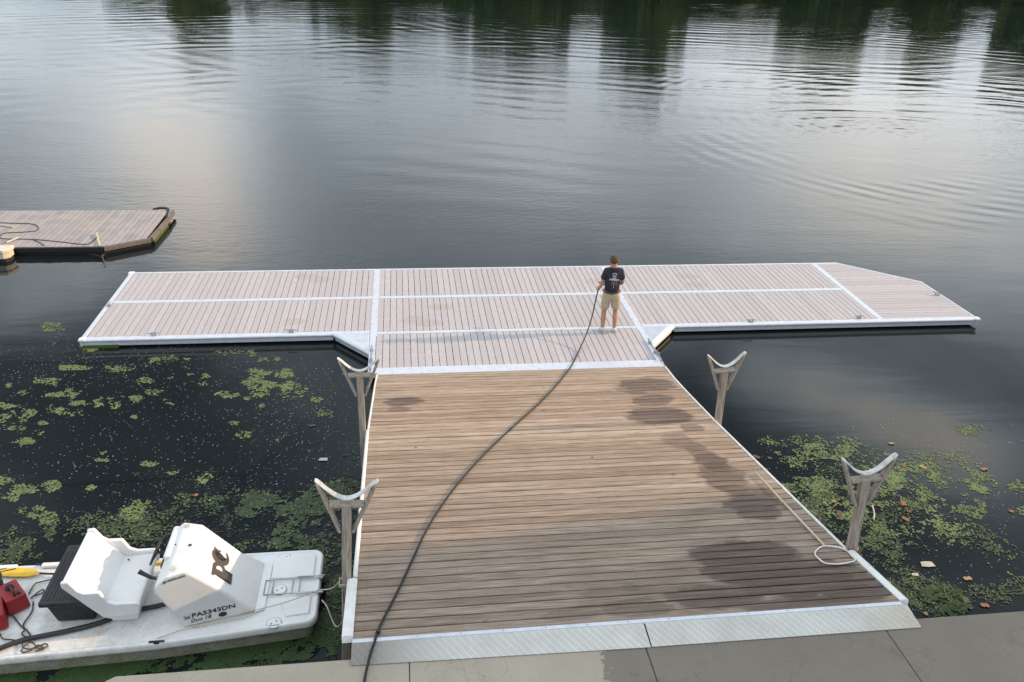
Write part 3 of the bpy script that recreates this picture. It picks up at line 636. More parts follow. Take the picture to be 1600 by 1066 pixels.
# console pod
YC = -11.46
def nf(u, v_, y): a = atY(u, v_, y); return (a.x, a.z)
def onplane(P0, nn, u, v_): d = ray(u, v_); return CAM+d*((P0-CAM).dot(nn)/d.dot(nn))
T2 = at(290, 893, .93); T3 = at(318, 819, .93); T4 = at(287, 815, .93)
K1 = at(400, 956, DZ+.01); K2 = Vector((K1.x, -10.92, DZ+.01)); B1 = at(285, 982, DZ+.0); B2 = Vector((B1.x, -10.92, DZ))
nn1 = (K1-B1).cross(T2-B1).normalized(); nn1 = nn1 if nn1.y < 0 else -nn1
S1, T1, r1, r2, r3 = [onplane(B1, nn1, u, v_) for u, v_ in ((350, 925), (258, 903), (240, 918), (240, 930), (262, 952))]
nf_ = (S1-T2).cross(T3-T2).normalized(); S2 = onplane(T2, nf_, 382, 865)
near = [B1, K1, S1, T2, T1, r1, r2, r3]
far_ = [B2, K2, S2, T3, T4, Vector((r1.x, -11.02, r1.z)), Vector((r2.x, -10.99, r2.z)), Vector((r3.x, -10.95, r3.z))]
b = MB(bo); n = 8; b.add(near+far_, [(0, 1, 2, 7), (7, 2, 3, 6), (6, 3, 4, 5), (8+7, 8+2, 8+1, 8+0), (8+6, 8+3, 8+2, 8+7), (8+5, 8+4, 8+3, 8+6)]+[(i, (i+1) % n, n+(i+1) % n, n+i) for i in range(n)])
cons = bp('console', b, BWHITE, .035, 4)
# mounting flange
b = MB(bo); b.prism([(K1.x-.02, K1.y-.02), (K1.x+.10, K1.y+.03), (K1.x+.10, -10.98), (K1.x-.02, -10.94)], DZ, DZ+.022); bp('console_flange', b, BWHITE, .01, 2, cons)
# recessed panel ridge on front face
e1 = (T2*.72+S1*.28); 
def face_pt(s_, t_):      # front sloped face, s across (near->far), t down the slope
    a = T2.lerp(T3, s_); c_ = S1.lerp(S2, s_); return a.lerp(c_, t_)
fn = (S1-T2).cross(T3-T2).normalized(); fn = fn if fn.x > 0 else -fn
b = MB(bo); q = [face_pt(.48, .16)+fn*.002, face_pt(.86, .16)+fn*.002, face_pt(.86, .30)+fn*.002]
b.tube([q[1], q[0], face_pt(.44, .42)+fn*.002], .005, 6, 1); bp('moulded_ridge', b, BWHITE, 0, 1, cons)
# cup holes, gauges on top
tn = Vector((0, 0, 1))
for (u, v_, r) in ((292, 822, .038), (269, 888, .036)):
    a = at(u, v_, .93); b = MB(bo); b.disc((a.x, a.y, .9305), r, .004, 20); bp('cup_recess', b, plain('dim_plastic', (.5, .48, .44), (.42, .40, .37), .6), 0, 1, cons)
for (u, v_, r) in ((297, 852, .020), (274, 851, .012)):
    a = at(u, v_, .93); b = MB(bo); b.disc((a.x, a.y, .931), r, .004, 14); bp('switch', b, BLACK, 0, 1, cons)
# back bar, wheel, throttle
b = MB(bo); b.box(T1.x-.12, T1.x-.015, -11.62, T4.y-.03, .80, .90); bp('console_back_pod', b, BWHITE, .03, 3, cons)
b = MB(bo); b.box(T1.x-.15, T1.x-.06, -11.68, -11.50, .68, .80); b.box(T1.x-.11, T1.x-.05, -11.36, -11.22, .70, .82); bp('switch_box', b, BLACK, .01, 2, cons)
wc = Vector((T1.x-.30, -11.30, .72)); ax = Vector((-.85, 0, .42)).normalized(); e_1 = Vector((0, 1, 0)); e_2 = ax.cross(e_1)
b = MB(bo); b.tube([wc+e_1*.17*math.cos(t)+e_2*.17*math.sin(t) for t in [2*math.pi*k/16 for k in range(16)]], .014, 8, 2, close=True)
for t in (0, 2.1, 4.2): b.tube([wc-ax*.03, wc+e_1*.16*math.cos(t)+e_2*.16*math.sin(t)], .010, 6, 1)
b.tube([wc-ax*.04, wc-ax*.18], .025, 8, 1); bp('steering_wheel', b, BLACK, 0, 1, cons, smooth=True)
b = MB(bo); tb = Vector((T1.x-.14, -11.72, .66)); b.tube([tb, tb+Vector((-.10, 0, .0)), tb+Vector((-.20, .02, .05)), tb+Vector((-.26, .03, .09))], lambda t: .016+.014*t, 8, 4)
bp('throttle_lever', b, BLACK, 0, 1, cons, smooth=True)
b = MB(bo); b.tube([tb+Vector((-.05, 0, 0)), tb+Vector((.06, 0, .03))], .032, 12, 1); bp('throttle_hub', b, CHROME, 0, 1, cons, smooth=True)
# lettering
def text_mesh(body, size, shear=0., ext=.0015, bold=0.):
    cu = bpy.data.curves.new('t', 'FONT'); cu.body = body; cu.size = size; cu.extrude = ext; cu.shear = shear; cu.offset = bold; cu.resolution_u = 3
    o = bpy.data.objects.new('t', cu); C.objects.link(o); dg = bpy.context.evaluated_depsgraph_get(); me = bpy.data.meshes.new_from_object(o.evaluated_get(dg)); bpy.data.objects.remove(o); return me
def place_text(name, body, size, a, b_, nrmv, mat, par, shear=0., bold=0., fit=True):
    me = text_mesh(body, size, shear, .0015, bold); me.materials.clear(); me.materials.append(mat)
    xs = [v.co.x for v in me.vertices]; L0 = max(xs)-min(xs); a = Vector(a); b_ = Vector(b_); d = (b_-a); k = d.length/L0 if fit else 1
    d.normalize(); nn = (nrmv-d*nrmv.dot(d)).normalized(); u = nn.cross(d)
    MM = Matrix.Identity(4)
    for i in range(3): MM[i][0] = d[i]*k; MM[i][1] = u[i]; MM[i][2] = nn[i]; MM[i][3] = a[i]-bo[i]
    o = bpy.data.objects.new(name, me); C.objects.link(o); o.parent = par; o.matrix_basis = MM; return o
def np1(u, v_): return onplane(B1, nn1, u, v_)+nn1*.004
place_text('registration_lettering', 'PA5343DN', .085, np1(300, 965), np1(367, 949), nn1, TEXT, cons, 0, .0015)
place_text('model_lettering', 'Duo 18', .075, np1(298, 973), np1(330, 965), nn1, TEXT, cons, .25)
def quad(name, pts, mat, par, th=.002):
    P = [Vector(q) for q in pts]; nn = (P[1]-P[0]).cross(P[2]-P[0]).normalized()
    if nn.dot(CAM-P[0]) < 0: nn = -nn
    b = MB(bo); b.loft(P, [q+nn*th for q in P]); return b.build(name, mat, par)
st_ = quad('registration_sticker', [np1(286, 961), np1(297, 958.5), np1(299, 966), np1(288, 969)], SOCK, cons)
place_text('sticker_lettering', '26', .06, np1(288, 968)+nn1*.003, np1(297.5, 965.5)+nn1*.003, nn1, BLUE, cons, 0, .002)
cc = np1(348, 959.5); ex = (np1(355, 958)-cc); ey = nn1.cross(ex).normalized()*.035
b = MB(bo); b.add([cc+ex*math.cos(t)*.95+ey*math.sin(t)+nn1*.001 for t in [2*math.pi*k/20 for k in range(20)]], [tuple(range(20))]); b.build('oval_badge', TEXT, cons)
nn2 = (T2-T1).cross(r1-T1).normalized(); nn2 = nn2 if nn2.y < 0 else -nn2
P_ = [r2, S1, T2, T1]; nnt = nn1
def np2(u, v_): return onplane(B1, nn1, u, v_)+nnt*.006
place_text('name_lettering', 'gratitude', .055, np2(254.5, 911.5), np2(290, 900.5), nnt, TEXT, cons, .1)
# big PC logo on the front face
def lf(sx, ty): return face_pt(sx, ty)
org = onplane(T2, fn, 361, 912)+fn*.004; up_ = (onplane(T2, fn, 327, 897)-onplane(T2, fn, 347, 917)); rd = (onplane(T2, fn, 373, 872)-onplane(T2, fn, 359, 912))
up_ = (T2-S1).normalized(); rd = fn.cross(up_); rd = rd if rd.y > 0 else -rd
LHX = .36; LHY = .31
def logo_poly(pts, th, mat, name, grow=0.):
    cx = sum(q[0] for q in pts)/len(pts); cy = sum(q[1] for q in pts)/len(pts)
    Q = []; n = len(pts)
    for i, (x, y) in enumerate(pts):
        if grow:
            (x0, y0), (x2, y2) = pts[i-1], pts[(i+1) % n]; e1 = Vector((x-x0, y-y0)).normalized(); e2 = Vector((x2-x, y2-y)).normalized()
            nv = Vector((e1.y+e2.y, -(e1.x+e2.x))); nv = nv.normalized() if nv.length > 1e-6 else Vector((0, 0)); x += nv.x*grow; y += nv.y*grow
        Q.append(org+rd*(x*LHX)+up_*(y*LHY))
    bm = bmesh.new(); vv = [bm.verts.new(q-bo+fn*th) for q in Q]; f_ = bm.faces.new(vv); bmesh.ops.triangulate(bm, faces=[f_]); me = bpy.data.meshes.new(name); bm.to_mesh(me); bm.free(); me.materials.append(mat)
    o = bpy.data.objects.new(name, me); C.objects.link(o); o.parent = cons
def arc(cx, cy, rx, ry, a0, a1, n=10): return [(cx+rx*math.cos(R(a0+(a1-a0)*k/n)), cy+ry*math.sin(R(a0+(a1-a0)*k/n))) for k in range(n+1)]
Pp = [(-.06, 0), (.40, 0), (.40, .10), (.30, .10), (.30, .36)]+arc(.36, .66, .24, .30, -90, 90, 10)+[(-.06, .96), (-.06, .86), (.02, .86), (.02, .10), (-.06, .10)]
Ph = [(.26, .50)]+arc(.34, .66, .09, .14, -90, 90, 6)+[(.26, .80)]
Cc = [(1.16, .66), (1.10, .80), (1.17, 1.04), (1.03, .98)]+arc(.88, .66, .36, .42, 66, 296, 16)+[(1.20, .40), (1.12, .42)]+arc(.95, .66, .24, .30, 296, 70, 12)+[(1.03, .74)]
logo_poly(Pp, .0015, LOGO_O, 'logo_outline', .010); logo_poly(Cc, .0025, LOGO_O, 'logo_outline', .010)
logo_poly(Cc, .004, LOGO, 'logo_letter'); logo_poly(Pp, .0055, LOGO, 'logo_letter'); logo_poly(Ph, .0065, BWHITE, 'logo_counter')
# bench
SY0, SY1 = -11.97, -10.97; ym_ = -11.47
pf = lambda u, v_: (lambda a: (a.x, a.z))(atY(u, v_, ym_))
bt = (-3.30, .86); ob = (-3.07, .58); crs = (-2.96, .44); fe = (-2.56, .47)
prof = [bt, ob, crs, (fe[0]-.03, fe[1]), (fe[0], fe[1]-.02), (fe[0]-.04, .33), (-2.98, .32), (-3.13, .50), (-3.36, .80), (-3.36, .87)]
b = MB(bo); b.loft([(x, SY0+.05, z) for x, z in prof], [(x, SY1-.05, z) for x, z in prof]); seat = bp('bench_seat', b, BWHITE, .02, 3)
sp = [(-3.37, .875), (-3.28, .885), (-3.20, .74), (-3.14, .70), (-2.97, .70), (-2.90, .55), (-2.82, .51), (-2.58, .51), (-2.54, .48), (-2.58, .32), (-2.98, .30), (-3.14, .50), (-3.37, .80)]
for y0, y1, ins in ((SY0, SY0+.055, 1), (SY1-.055, SY1, -1)):
    b = MB(bo); b.loft([(x, y0, z) for x, z in sp], [(x, y1, z) for x, z in sp]); bp('bench_side', b, BWHITE, .018, 3, seat)
b = MB(bo); b.loft([(-3.02, -11.82, DZ), (-2.66, -11.82, DZ), (-2.66, -11.12, DZ), (-3.02, -11.12, DZ)], [(-3.02, -11.85, .34), (-2.60, -11.85, .34), (-2.60, -11.09, .34), (-3.02, -11.09, .34)]); bp('seat_pedestal', b, BWHITE, .02, 3)
b = MB(bo); b.disc((-2.90, -11.13, .465), .014, .003, 10); bp('drain_hole', b, BLACK, 0, 1, seat)

# black storage box behind the bench
bx = empty('storage_box', (-3.4, -11.4, DZ), 'black lidded plastic storage box behind the white bench of the boat', 'box'); b0 = Vector((-3.4, -11.4, DZ))
b = MB(b0); b.loft([(-3.60, -11.78, DZ+.012), (-3.17, -11.78, DZ+.012), (-3.17, -10.98, DZ+.012), (-3.60, -10.98, DZ+.012)], [(-3.66, -11.86, .47), (-3.10, -11.86, .47), (-3.10, -10.9, .47), (-3.66, -10.9, .47)]); b.build('body', BLACK, bx, bevel=.02, seg=3)
b = MB(b0); b.box(-3.71, -3.05, -11.91, -10.85, .455, .53); b.build('lid', BLACK, bx, bevel=.025, seg=3)
b = MB(b0)
for k in range(14): b.box(-3.66+k*.042, -3.645+k*.042, -11.86, -10.9, .53, .534)
b.build('lid_ribs', BLACK, bx)
# fuel tanks
def tank(c0_, rz, label):
    t = empty('fuel_tank', (c0_[0], c0_[1], DZ+.012), label, 'fuel tank', 'red fuel tanks in the stern'); t.rotation_euler = (0, 0, rz)
    b = MB(); b.loft([(-.20, -.13, 0), (.20, -.13, 0), (.20, .13, 0), (-.20, .13, 0)], [(-.18, -.115, .22), (.18, -.115, .22), (.18, .115, .22), (-.18, .115, .22)]); b.build('body', RED, t, bevel=.025, seg=3)
    b = MB(); b.disc((.04, 0, .215), .05, .035, 14); b.disc((.04, 0, .25), .032, .02, 10); b.build('filler_cap', BLACK, t, bevel=.004, seg=2)
    b = MB(); b.tube([(-.15, 0, .21), (-.13, 0, .28), (-.03, 0, .28), (-.01, 0, .21)], .014, 8, 3); b.build('handle', BLACK, t)
    b = MB(); b.box(-.15, -.1, -.07, -.03, .215, .25); b.build('fuel_fitting', BLACK, t, bevel=.006, seg=2); return t
a = at(26, 940, .14); tank((a.x-.03, a.y+.0), 2.25, 'red plastic fuel tank nearest the black storage box'); a = at(-4, 968, .14); tank((a.x-.02, a.y-.0), 2.0, 'red plastic fuel tank cut by the left picture edge, nearer the camera')
a = at(-10, 925, .14); t_ = empty('tank_lid', (a.x, a.y, DZ+.012), 'dark round-topped pail at the left picture edge behind the red fuel tanks', 'pail')
b = MB(); b.disc((0, 0, 0), .13, .24, 20); b.disc((0, 0, .24), .14, .02, 20); b.build('pail_body', BLACK, t_, bevel=.006, seg=2)
b = MB(); b.tube([(-.13, 0, .22), (-.06, .1, .30), (.06, .1, .30), (.13, 0, .22)], .005, 6, 4); b.build('handle', CHROME, t_)
t_.name = 'pail'
# paddle
pd = empty('paddle', at(30, 893, DZ+.03), 'yellow-bladed paddle with black shaft lying along the far side of the boat', 'paddle')
A = at(62, 896, DZ+.04); B = at(-12, 893, DZ+.03); d = (B-A); nrm_ = Vector((-d.y, d.x, 0)).normalized(); po = pd.location
out = [(0, .012), (.18, .07), (.5, .085), (.95, .075), (1.0, .05)]
P1 = [A+d*t+nrm_*w_ for t, w_ in out]; P2 = [A+d*t-nrm_*w_ for t, w_ in out][::-1]
b = MB(po); b.loft(P1+P2, [q+Vector((0, 0, .008)) for q in P1+P2]); b.build('blade', YEL, pd, bevel=.003, seg=1)
b = MB(po)
for t0 in (.55, .75): b.bar(A+d*t0-nrm_*.06+Vector((0, 0, .010)), A+d*(t0+.4)+nrm_*.05+Vector((0, 0, .010)), .016, .004)
b.build('blade_stripe', BLACK, pd)
b = MB(po); b.tube([A, A-d*.5, A-d*1.9], .014, 10, 1); b.build('shaft', BLACK, pd)
# cables and ropes on the boat
def cable(name, px, r, mat, label, cat, z0=DZ+.02, smooth=5, seg=8):
    P = [at(q[0], q[1], z0+(q[2] if len(q) > 2 else 0)) for q in px]; o0 = P[0]
    o = MB(o0); o.tube(P, r, seg, smooth); ob_ = o.build(name, mat, smooth=True, loc=o0); return tag(ob_, label, cat)
cable('control_cable', [(-20, 1020), (0, 1013), (30, 1002), (60, 995), (110, 985), (160, 972), (200, 956), (250, 946), (275, 935)], .030, BLACK, 'thick black cable sheath running along the boat deck to the console', 'cable', DZ+.035)
cable('fuel_line', [(45, 928), (54, 913), (65, 909), (82, 905, .02), (95, 900, .04)], .008, DROPE, 'thin dark hose looping from fuel tank behind the storage box', 'hose')
cable('fuel_line', [(48, 935), (60, 925), (68, 921), (66, 927), (50, 932)], .008, DROPE, 'small dark loop of hose beside the red fuel tank', 'hose')
cable('fuel_line', [(52, 940), (50, 955), (40, 970), (36, 978), (42, 985), (47, 993), (40, 995), (34, 990), (38, 984), (30, 975), (20, 962), (8, 954)], .009, DROPE, 'dark hose with a priming bulb between the fuel tanks', 'hose')
cable('bow_line', [(0, 990), (4, 998), (20, 1000), (34, 1004), (36, 1012), (50, 1014), (70, 1006), (74, 1010), (62, 1014), (50, 1004), (40, 1008), (33, 1018), (45, 1018), (60, 1008), (68, 1014), (55, 1018)], .008, DROPE, 'tangled dark rope lying on deck beside the thick black cable', 'rope')
mr = empty('mooring_rope', at(402, 953, .14), 'thin cream mooring rope from the boat console to the near left forked post', 'rope'); ro = mr.location
pz = 1.24
def w2(u, v_, z): return at(u, v_, z)
kn = Vector((-.055, -12.64, pz))
b = MB(ro); b.tube([w2(245, 998, .14), w2(282, 985, .13), w2(320, 974, .13), w2(360, 964, .14), w2(400, 953, .15)], .006, 6, 4)
b.tube([w2(300, 981, .125), w2(350, 971, .125), w2(385, 964, .125), w2(402, 955, .15)], .006, 6, 4)
b.tube([w2(402, 953, .16), w2(450, 940, .2), w2(498, 922, .22)], .007, 6, 4)
e_ = w2(498, 922, .22); b.tube([e_, e_.lerp(kn, .5)+Vector((0, 0, -.03)), kn+Vector((-.06, .03, 0))], .009, 6, 8)
b.build('taut_line', ROPE, mr)
b = MB(ro); s_ = w2(503, 938, .1); b.tube([kn+Vector((-.03, -.05, -.06)), kn+Vector((-.05, -.03, -.5)), s_.lerp(kn, .5)+Vector((0, 0, -.55)), s_.lerp(kn, .2)+Vector((0, 0, -.16)), s_], .008, 6, 8); b.build('slack_line', ROPE, mr)
b = MB(ro)
for k in range(3): b.tube([kn+Vector((x*(.06+.0), y*.055, .012*k)) for x, y in ((-1, -1), (1, -1), (1, 1), (-1, 1))], .009, 6, 1, close=True)
b.tube([kn+Vector((.06, -.05, .0)), kn+Vector((.12, -.02, .03)), kn+Vector((.15, .0, -.0))], .009, 6, 3); b.build('knot', ROPE, mr)

# ------------------------------------------------------------------ neighbouring dock on the left
dz = 0.0
nb_ = empty('neighbour_dock', (-9, 3.4, 0), 'greyish brown boarded dock with a slanted end at the left, beyond the main dock', 'dock'); no = Vector((-9, 3.4, 0))
fr = at(262, 327.5); m1 = at(262, 341); m2 = at(235, 372); m3 = at(160, 386); Yf = fr.y; Yn_ = m3.y
x = m2.x; ol = [(m3.x, Yn_), (m2.x, m2.y), (fr.x, m1.y+.9), (fr.x-.1, Yf)]
def rx(y):
    if y < m2.y: return m3.x+(m2.x-m3.x)*(y-Yn_)/(m2.y-Yn_)
    return m2.x+(fr.x-m2.x)*min(1, (y-m2.y)/(m1.y-m2.y)) if y < m1.y else fr.x
xx = -16.5; pw = .145
while xx < fr.x-.05:
    # board runs in y; trim near end by the slanted corner
    def ylow(x_):
        if x_ <= m3.x: return Yn_
        if x_ <= m2.x: return Yn_+(m2.y-Yn_)*(x_-m3.x)/(m2.x-m3.x)
        return m2.y+(m1.y-m2.y)*(x_-m2.x)/(fr.x-m2.x)
    x0, x1 = xx+.006, xx+pw-.006
    b = MB(no); zz = random.uniform(-.003, .002); b.prism([(x0, ylow(x0)+.05), (x1, ylow(x1)+.05), (x1, Yf-.03), (x0, Yf-.03)], -.03, zz); b.build('board', COMP2, nb_); xx += pw
b = MB(no); b.prism([(-16.5, Yn_+.03), (m3.x, Yn_+.03), (m2.x-.03, m2.y+.03), (fr.x-.05, m1.y), (fr.x-.05, Yf-.04), (-16.5, Yf-.04)], -.5, -.035); b.build('float_tank', FLOATM, nb_)
def skirt(a, c_, mat, nm='edge_board', wd=.07):
    b = MB(no); b.bar(Vector((a[0], a[1], -.06)), Vector((c_[0], c_[1], -.06)), wd, .12); return b.build(nm, mat, nb_, bevel=.005, seg=1)
OLDW = plain('old_edge_timber', (.17, .145, .125), (.10, .085, .075), .8, 8)
skirt((-16.5, Yn_), (m3.x, Yn_), FLOATM); skirt((m3.x+.03, Yn_+.01), (m2.x, m2.y), OLDW); skirt((m2.x, m2.y+.05), (m1.x, m1.y), OLDW, wd=.10); skirt((m1.x, m1.y+.04), (m1.x-.02, Yf-.05), OLDW, wd=.08)
b = MB(no); b.bar((m2.x+.02, m2.y+.15, -.16), (m1.x+.0, m1.y-.2, -.16), .08, .08); b.build('algae_fringe', ALGAE, nb_)
b = MB(no); b.tube([(fr.x-.42, Yf+.0, .0), (fr.x-.2, Yf+.04, .035), (fr.x+.02, Yf-.02, .02), (fr.x+.04, Yf-.3, -.04), (fr.x+.05, Yf-.6, -.1)], .038, 8, 4); b.build('corner_bumper', BLACK, nb_, smooth=True)
for (a, c_, lab) in (((0, 351), (22, 355), 'short pale stick lying flat on the neighbour dock, farthest of three'), ((10, 379), (29, 371), 'short pale stick on the neighbour dock just behind the cream pontoon end'), ((156, 384), (151, 364), 'pale stick on the slanted front corner of the neighbour dock')):
    A = at(*a, .03); B = at(*c_, .03 if a[0] != 156 else .05); b = MB(A); b.bar(A, B, .045, .03); tag(b.build('stick', STICK, loc=A, bevel=.006, seg=1), lab, 'stick', 'pale sticks on the neighbour dock')
cable('dock_cord', [(-5, 348), (25, 349), (50, 350), (60, 355), (55, 361), (30, 363), (10, 364), (0, 368), (5, 373), (50, 374), (95, 378), (130, 382), (142, 379), (152, 370)], .011, DROPE, 'thin dark cord looped across the neighbour dock boards', 'cord', .012)
cable('dock_cord', [(50, 374), (60, 378), (70, 384)], .010, DROPE, 'short dark cord end over the front edge of the neighbour dock', 'cord', .012)
# cream pontoon end
cp = empty('pontoon', at(0, 400, 0), 'cream fibreglass pontoon end poking in at the left picture edge', 'pontoon'); co = cp.location
ca_, cb_, cc_ = at(22, 383, .12), at(21, 391, .12), at(14, 391, .12)
xr = ca_.x; b = MB(co); b.prism([(xr-2.4, ca_.y-.42), (xr-.12, ca_.y-.42), (xr, ca_.y-.28), (xr, ca_.y), (xr-2.4, ca_.y)], .03, .13); b.build('deck', CREAM, cp, bevel=.02, seg=3)
b = MB(co); b.prism([(xr-2.4, ca_.y-.39), (xr-.14, ca_.y-.39), (xr-.03, ca_.y-.28), (xr-.03, ca_.y-.03), (xr-2.4, ca_.y-.03)], -.12, .03); b.build('side', CREAM, cp, bevel=.01, seg=2)
b = MB(co); b.prism([(xr-2.4, ca_.y-.36), (xr-.12, ca_.y-.36), (xr-.04, ca_.y-.28), (xr-.04, ca_.y-.06), (xr-2.4, ca_.y-.06)], -.5, -.12); b.build('base', DARK, cp)
a = at(160, 402, WZ); c_ = at(164, 415, WZ); b = MB(a); b.tube([a+Vector((0, .3, -.05)), a+Vector((0, 0, .04)), c_+Vector((0, 0, .03)), c_+Vector((.02, -.25, -.05))], .018, 6, 3); b.tube([a, a+Vector((-.25, .15, .02)), a+Vector((-.5, .3, -.02))], .010, 6, 3)
tag(b.build('drift_branch', BARK, loc=a), 'thin dark branch sticking out of the water below the neighbour dock', 'branch')

# ------------------------------------------------------------------ hoop-ended pole on the gangway
def rp(u, v_, h=.018): a = rpt(u, v_); return a+Vector((0, 0, h))
pl = empty('hoop_pole', rp(1290, 858), 'long pale pole with a bare wire hoop lying on the right side of the gangway', 'pole'); lo = pl.location
b = MB(lo); b.tube([rp(1180, 741, .03), rp(1235, 800, .03), rp(1287, 855, .03)], .014, 10, 1); b.build('shaft', STICK, pl, smooth=True)
b = MB(lo); b.tube([rp(1287, 855), rp(1276, 861), rp(1273, 868), rp(1280, 876), rp(1290, 882), rp(1312, 883), rp(1335, 878), rp(1330, 870), rp(1322, 862), rp(1308, 857)], .009, 8, 4, close=True); b.build('hoop', WHITE_RAIL, pl, smooth=True)

# ------------------------------------------------------------------ man with hose
PX, PY = 5.06, -3.98
man = empty('person', (PX, PY, .0), 'man in navy t-shirt and khaki shorts seen from behind, hosing down the dock', 'person'); man.rotation_euler = (0, 0, R(-4)); MZ = .004
def skin(name, verts, edges, rad, mat, parent, sub=2, root=0):
    me = bpy.data.meshes.new(name); me.from_pydata(verts, edges, []); o = bpy.data.objects.new(name, me); C.objects.link(o)
    o.modifiers.new('k', 'SKIN')
    for i, r in enumerate(rad):
        d = me.skin_vertices[0].data[i]; d.radius = r if isinstance(r, tuple) else (r, r); d.use_root = (i == root)
    s_ = o.modifiers.new('s', 'SUBSURF'); s_.levels = s_.render_levels = sub
    dg = bpy.context.evaluated_depsgraph_get(); me2 = bpy.data.meshes.new_from_object(o.evaluated_get(dg)); bpy.data.objects.remove(o)
    me2.polygons.foreach_set('use_smooth', [True]*len(me2.polygons)); me2.materials.clear(); me2.materials.append(mat)
    o = bpy.data.objects.new(name, me2); C.objects.link(o); o.parent = parent; return o
J = dict(hip=(0, 0, .96), bel=(0, .0, 1.10), che=(.0, -.01, 1.30), nkb=(.0, -.005, 1.47), nk=(.0, .015, 1.54), hd=(.0, .035, 1.645), top=(-.0, .04, 1.745),
         hl=(-.095, 0, .90), kl=(-.125, .03, .49), al=(-.135, -.02, .10), hr=(.095, 0, .90), kr=(.125, .02, .49), ar=(.125, -.03, .10),
         sl=(-.155, -.01, 1.455), el=(-.225, -.01, 1.16), wl_=(-.235, .15, 1.0), sr=(.155, -.01, 1.455), er=(.225, .01, 1.17), wr_=(.10, .24, 1.05), tl=(-.15, .11, .05), tr=(.16, .10, .05))
names = list(J); idx = {k: i for i, k in enumerate(names)}
rd_ = dict(hip=(.155, .11), bel=(.145, .105), che=(.165, .115), nkb=(.075, .065), nk=(.056, .058), hd=(.077, .092), top=(.058, .066), hl=.085, kl=.056, al=.040, hr=.085, kr=.056, ar=.040,
           sl=.060, el=.042, wl_=.028, sr=.060, er=.042, wr_=.028, tl=.03, tr=.03)
E_ = [('hip', 'bel'), ('bel', 'che'), ('che', 'nkb'), ('nkb', 'nk'), ('nk', 'hd'), ('hd', 'top'), ('hip', 'hl'), ('hl', 'kl'), ('kl', 'al'), ('hip', 'hr'), ('hr', 'kr'), ('kr', 'ar'), ('nkb', 'sl'), ('sl', 'el'), ('el', 'wl_'), ('nkb', 'sr'), ('sr', 'er'), ('er', 'wr_'), ('al', 'tl'), ('ar', 'tr')]
# calves: add bulge vertices
V = [J[k] for k in names]; Rr = [rd_[k] for k in names]; EE = [(idx[a], idx[b]) for a, b in E_]
for a, b_ in (('kl', 'al'), ('kr', 'ar')):
    EE.remove((idx[a], idx[b_])); p1 = Vector(J[a]); p2 = Vector(J[b_]); V.append(tuple(p1.lerp(p2, .33)+Vector((0, -.02, 0)))); Rr.append(.060); k = len(V)-1; EE += [(idx[a], k), (k, idx[b_])]
skin('body', V, EE, Rr, SKIN, man, 2, idx['hip'])
# hands: palm with five fingers each
def hand(w_, fwd, sidev, name):
    w_ = Vector(w_); f = Vector(fwd).normalized(); s_ = Vector(sidev); s_ = (s_-f*s_.dot(f)).normalized(); n_ = f.cross(s_)
    vs = [w_-f*.02, w_+f*.03, w_+f*.075]; ed = [(0, 1), (1, 2)]; ra = [(.024, .02), (.036, .017), (.038, .016)]
    for i, (o_, L) in enumerate(((-.03, .062), (-.01, .07), (.01, .066), (.03, .05))):
        k = len(vs); vs += [w_+f*.085+s_*o_, w_+f*(.085+L*.5)+s_*o_*1.05+n_*.018, w_+f*(.085+L*.55)+s_*o_+n_*.048]; ed += [(2, k), (k, k+1), (k+1, k+2)]; ra += [.011, .009, .008]
    k = len(vs); vs += [w_+f*.03-s_*.04+n_*.01, w_+f*.065-s_*.05+n_*.035]; ed += [(1, k), (k, k+1)]; ra += [.013, .010]
    skin(name, [tuple(v) for v in vs], ed, ra, SKIN, man, 1, 1)
hand(J['wl_'], (-.05, .75, -.5), (0, -.4, -1), 'hand'); hand(J['wr_'], (-.75, .35, -.25), (0, .3, 1), 'hand')
# ears
for sx in (-1, 1):
    b = MB(); b.tube([(sx*.077, .03, 1.655), (sx*.090, .018, 1.68), (sx*.088, .015, 1.655), (sx*.08, .028, 1.625)], .012, 6, 3); b.build('ear', SKIN, man, smooth=True)
# face on the far side: eyes, nose, mouth
for sx in (-1, 1): b = MB(); b.disc((sx*.033, .118, 1.665), .012, .006, 10, (0, 1, 0)); b.build('eye', SOCK, man)
b = MB(); b.loft([(-.015, .118, 1.625), (.015, .118, 1.625), (0, .112, 1.665)], [(-.010, .140, 1.628), (.010, .140, 1.628), (0, .122, 1.662)]); b.build('nose', SKIN, man, bevel=.004, seg=2)
b = MB(); b.box(-.025, .025, .105, .116, 1.592, 1.60); b.build('mouth', DEAD3, man)
# hair: displaced cap
bm = bmesh.new(); bmesh.ops.create_uvsphere(bm, u_segments=28, v_segments=18, radius=1)
for v in list(bm.verts):
    c_ = v.co; d = c_.normalized(); rr = 1+.05*math.sin(9*d.x+3)*math.sin(11*d.y)+.04*math.sin(17*d.z+5*d.x)
    v.co = Vector((d.x*.094*rr, d.y*.108*rr, d.z*.100*rr))
bmesh.ops.delete(bm, geom=[v for v in bm.verts if v.co.z < -.062 or (v.co.y > .045 and v.co.z < .045)], context='VERTS')
me = bpy.data.meshes.new('hair'); bm.to_mesh(me); bm.free(); me.materials.append(HAIR); me.polygons.foreach_set('use_smooth', [True]*len(me.polygons))
o = bpy.data.objects.new('hair', me); C.objects.link(o); o.parent = man; o.location = (0, .022, 1.685); so_ = o.modifiers.new('s', 'SOLIDIFY'); so_.thickness = .02; so_.offset = -1
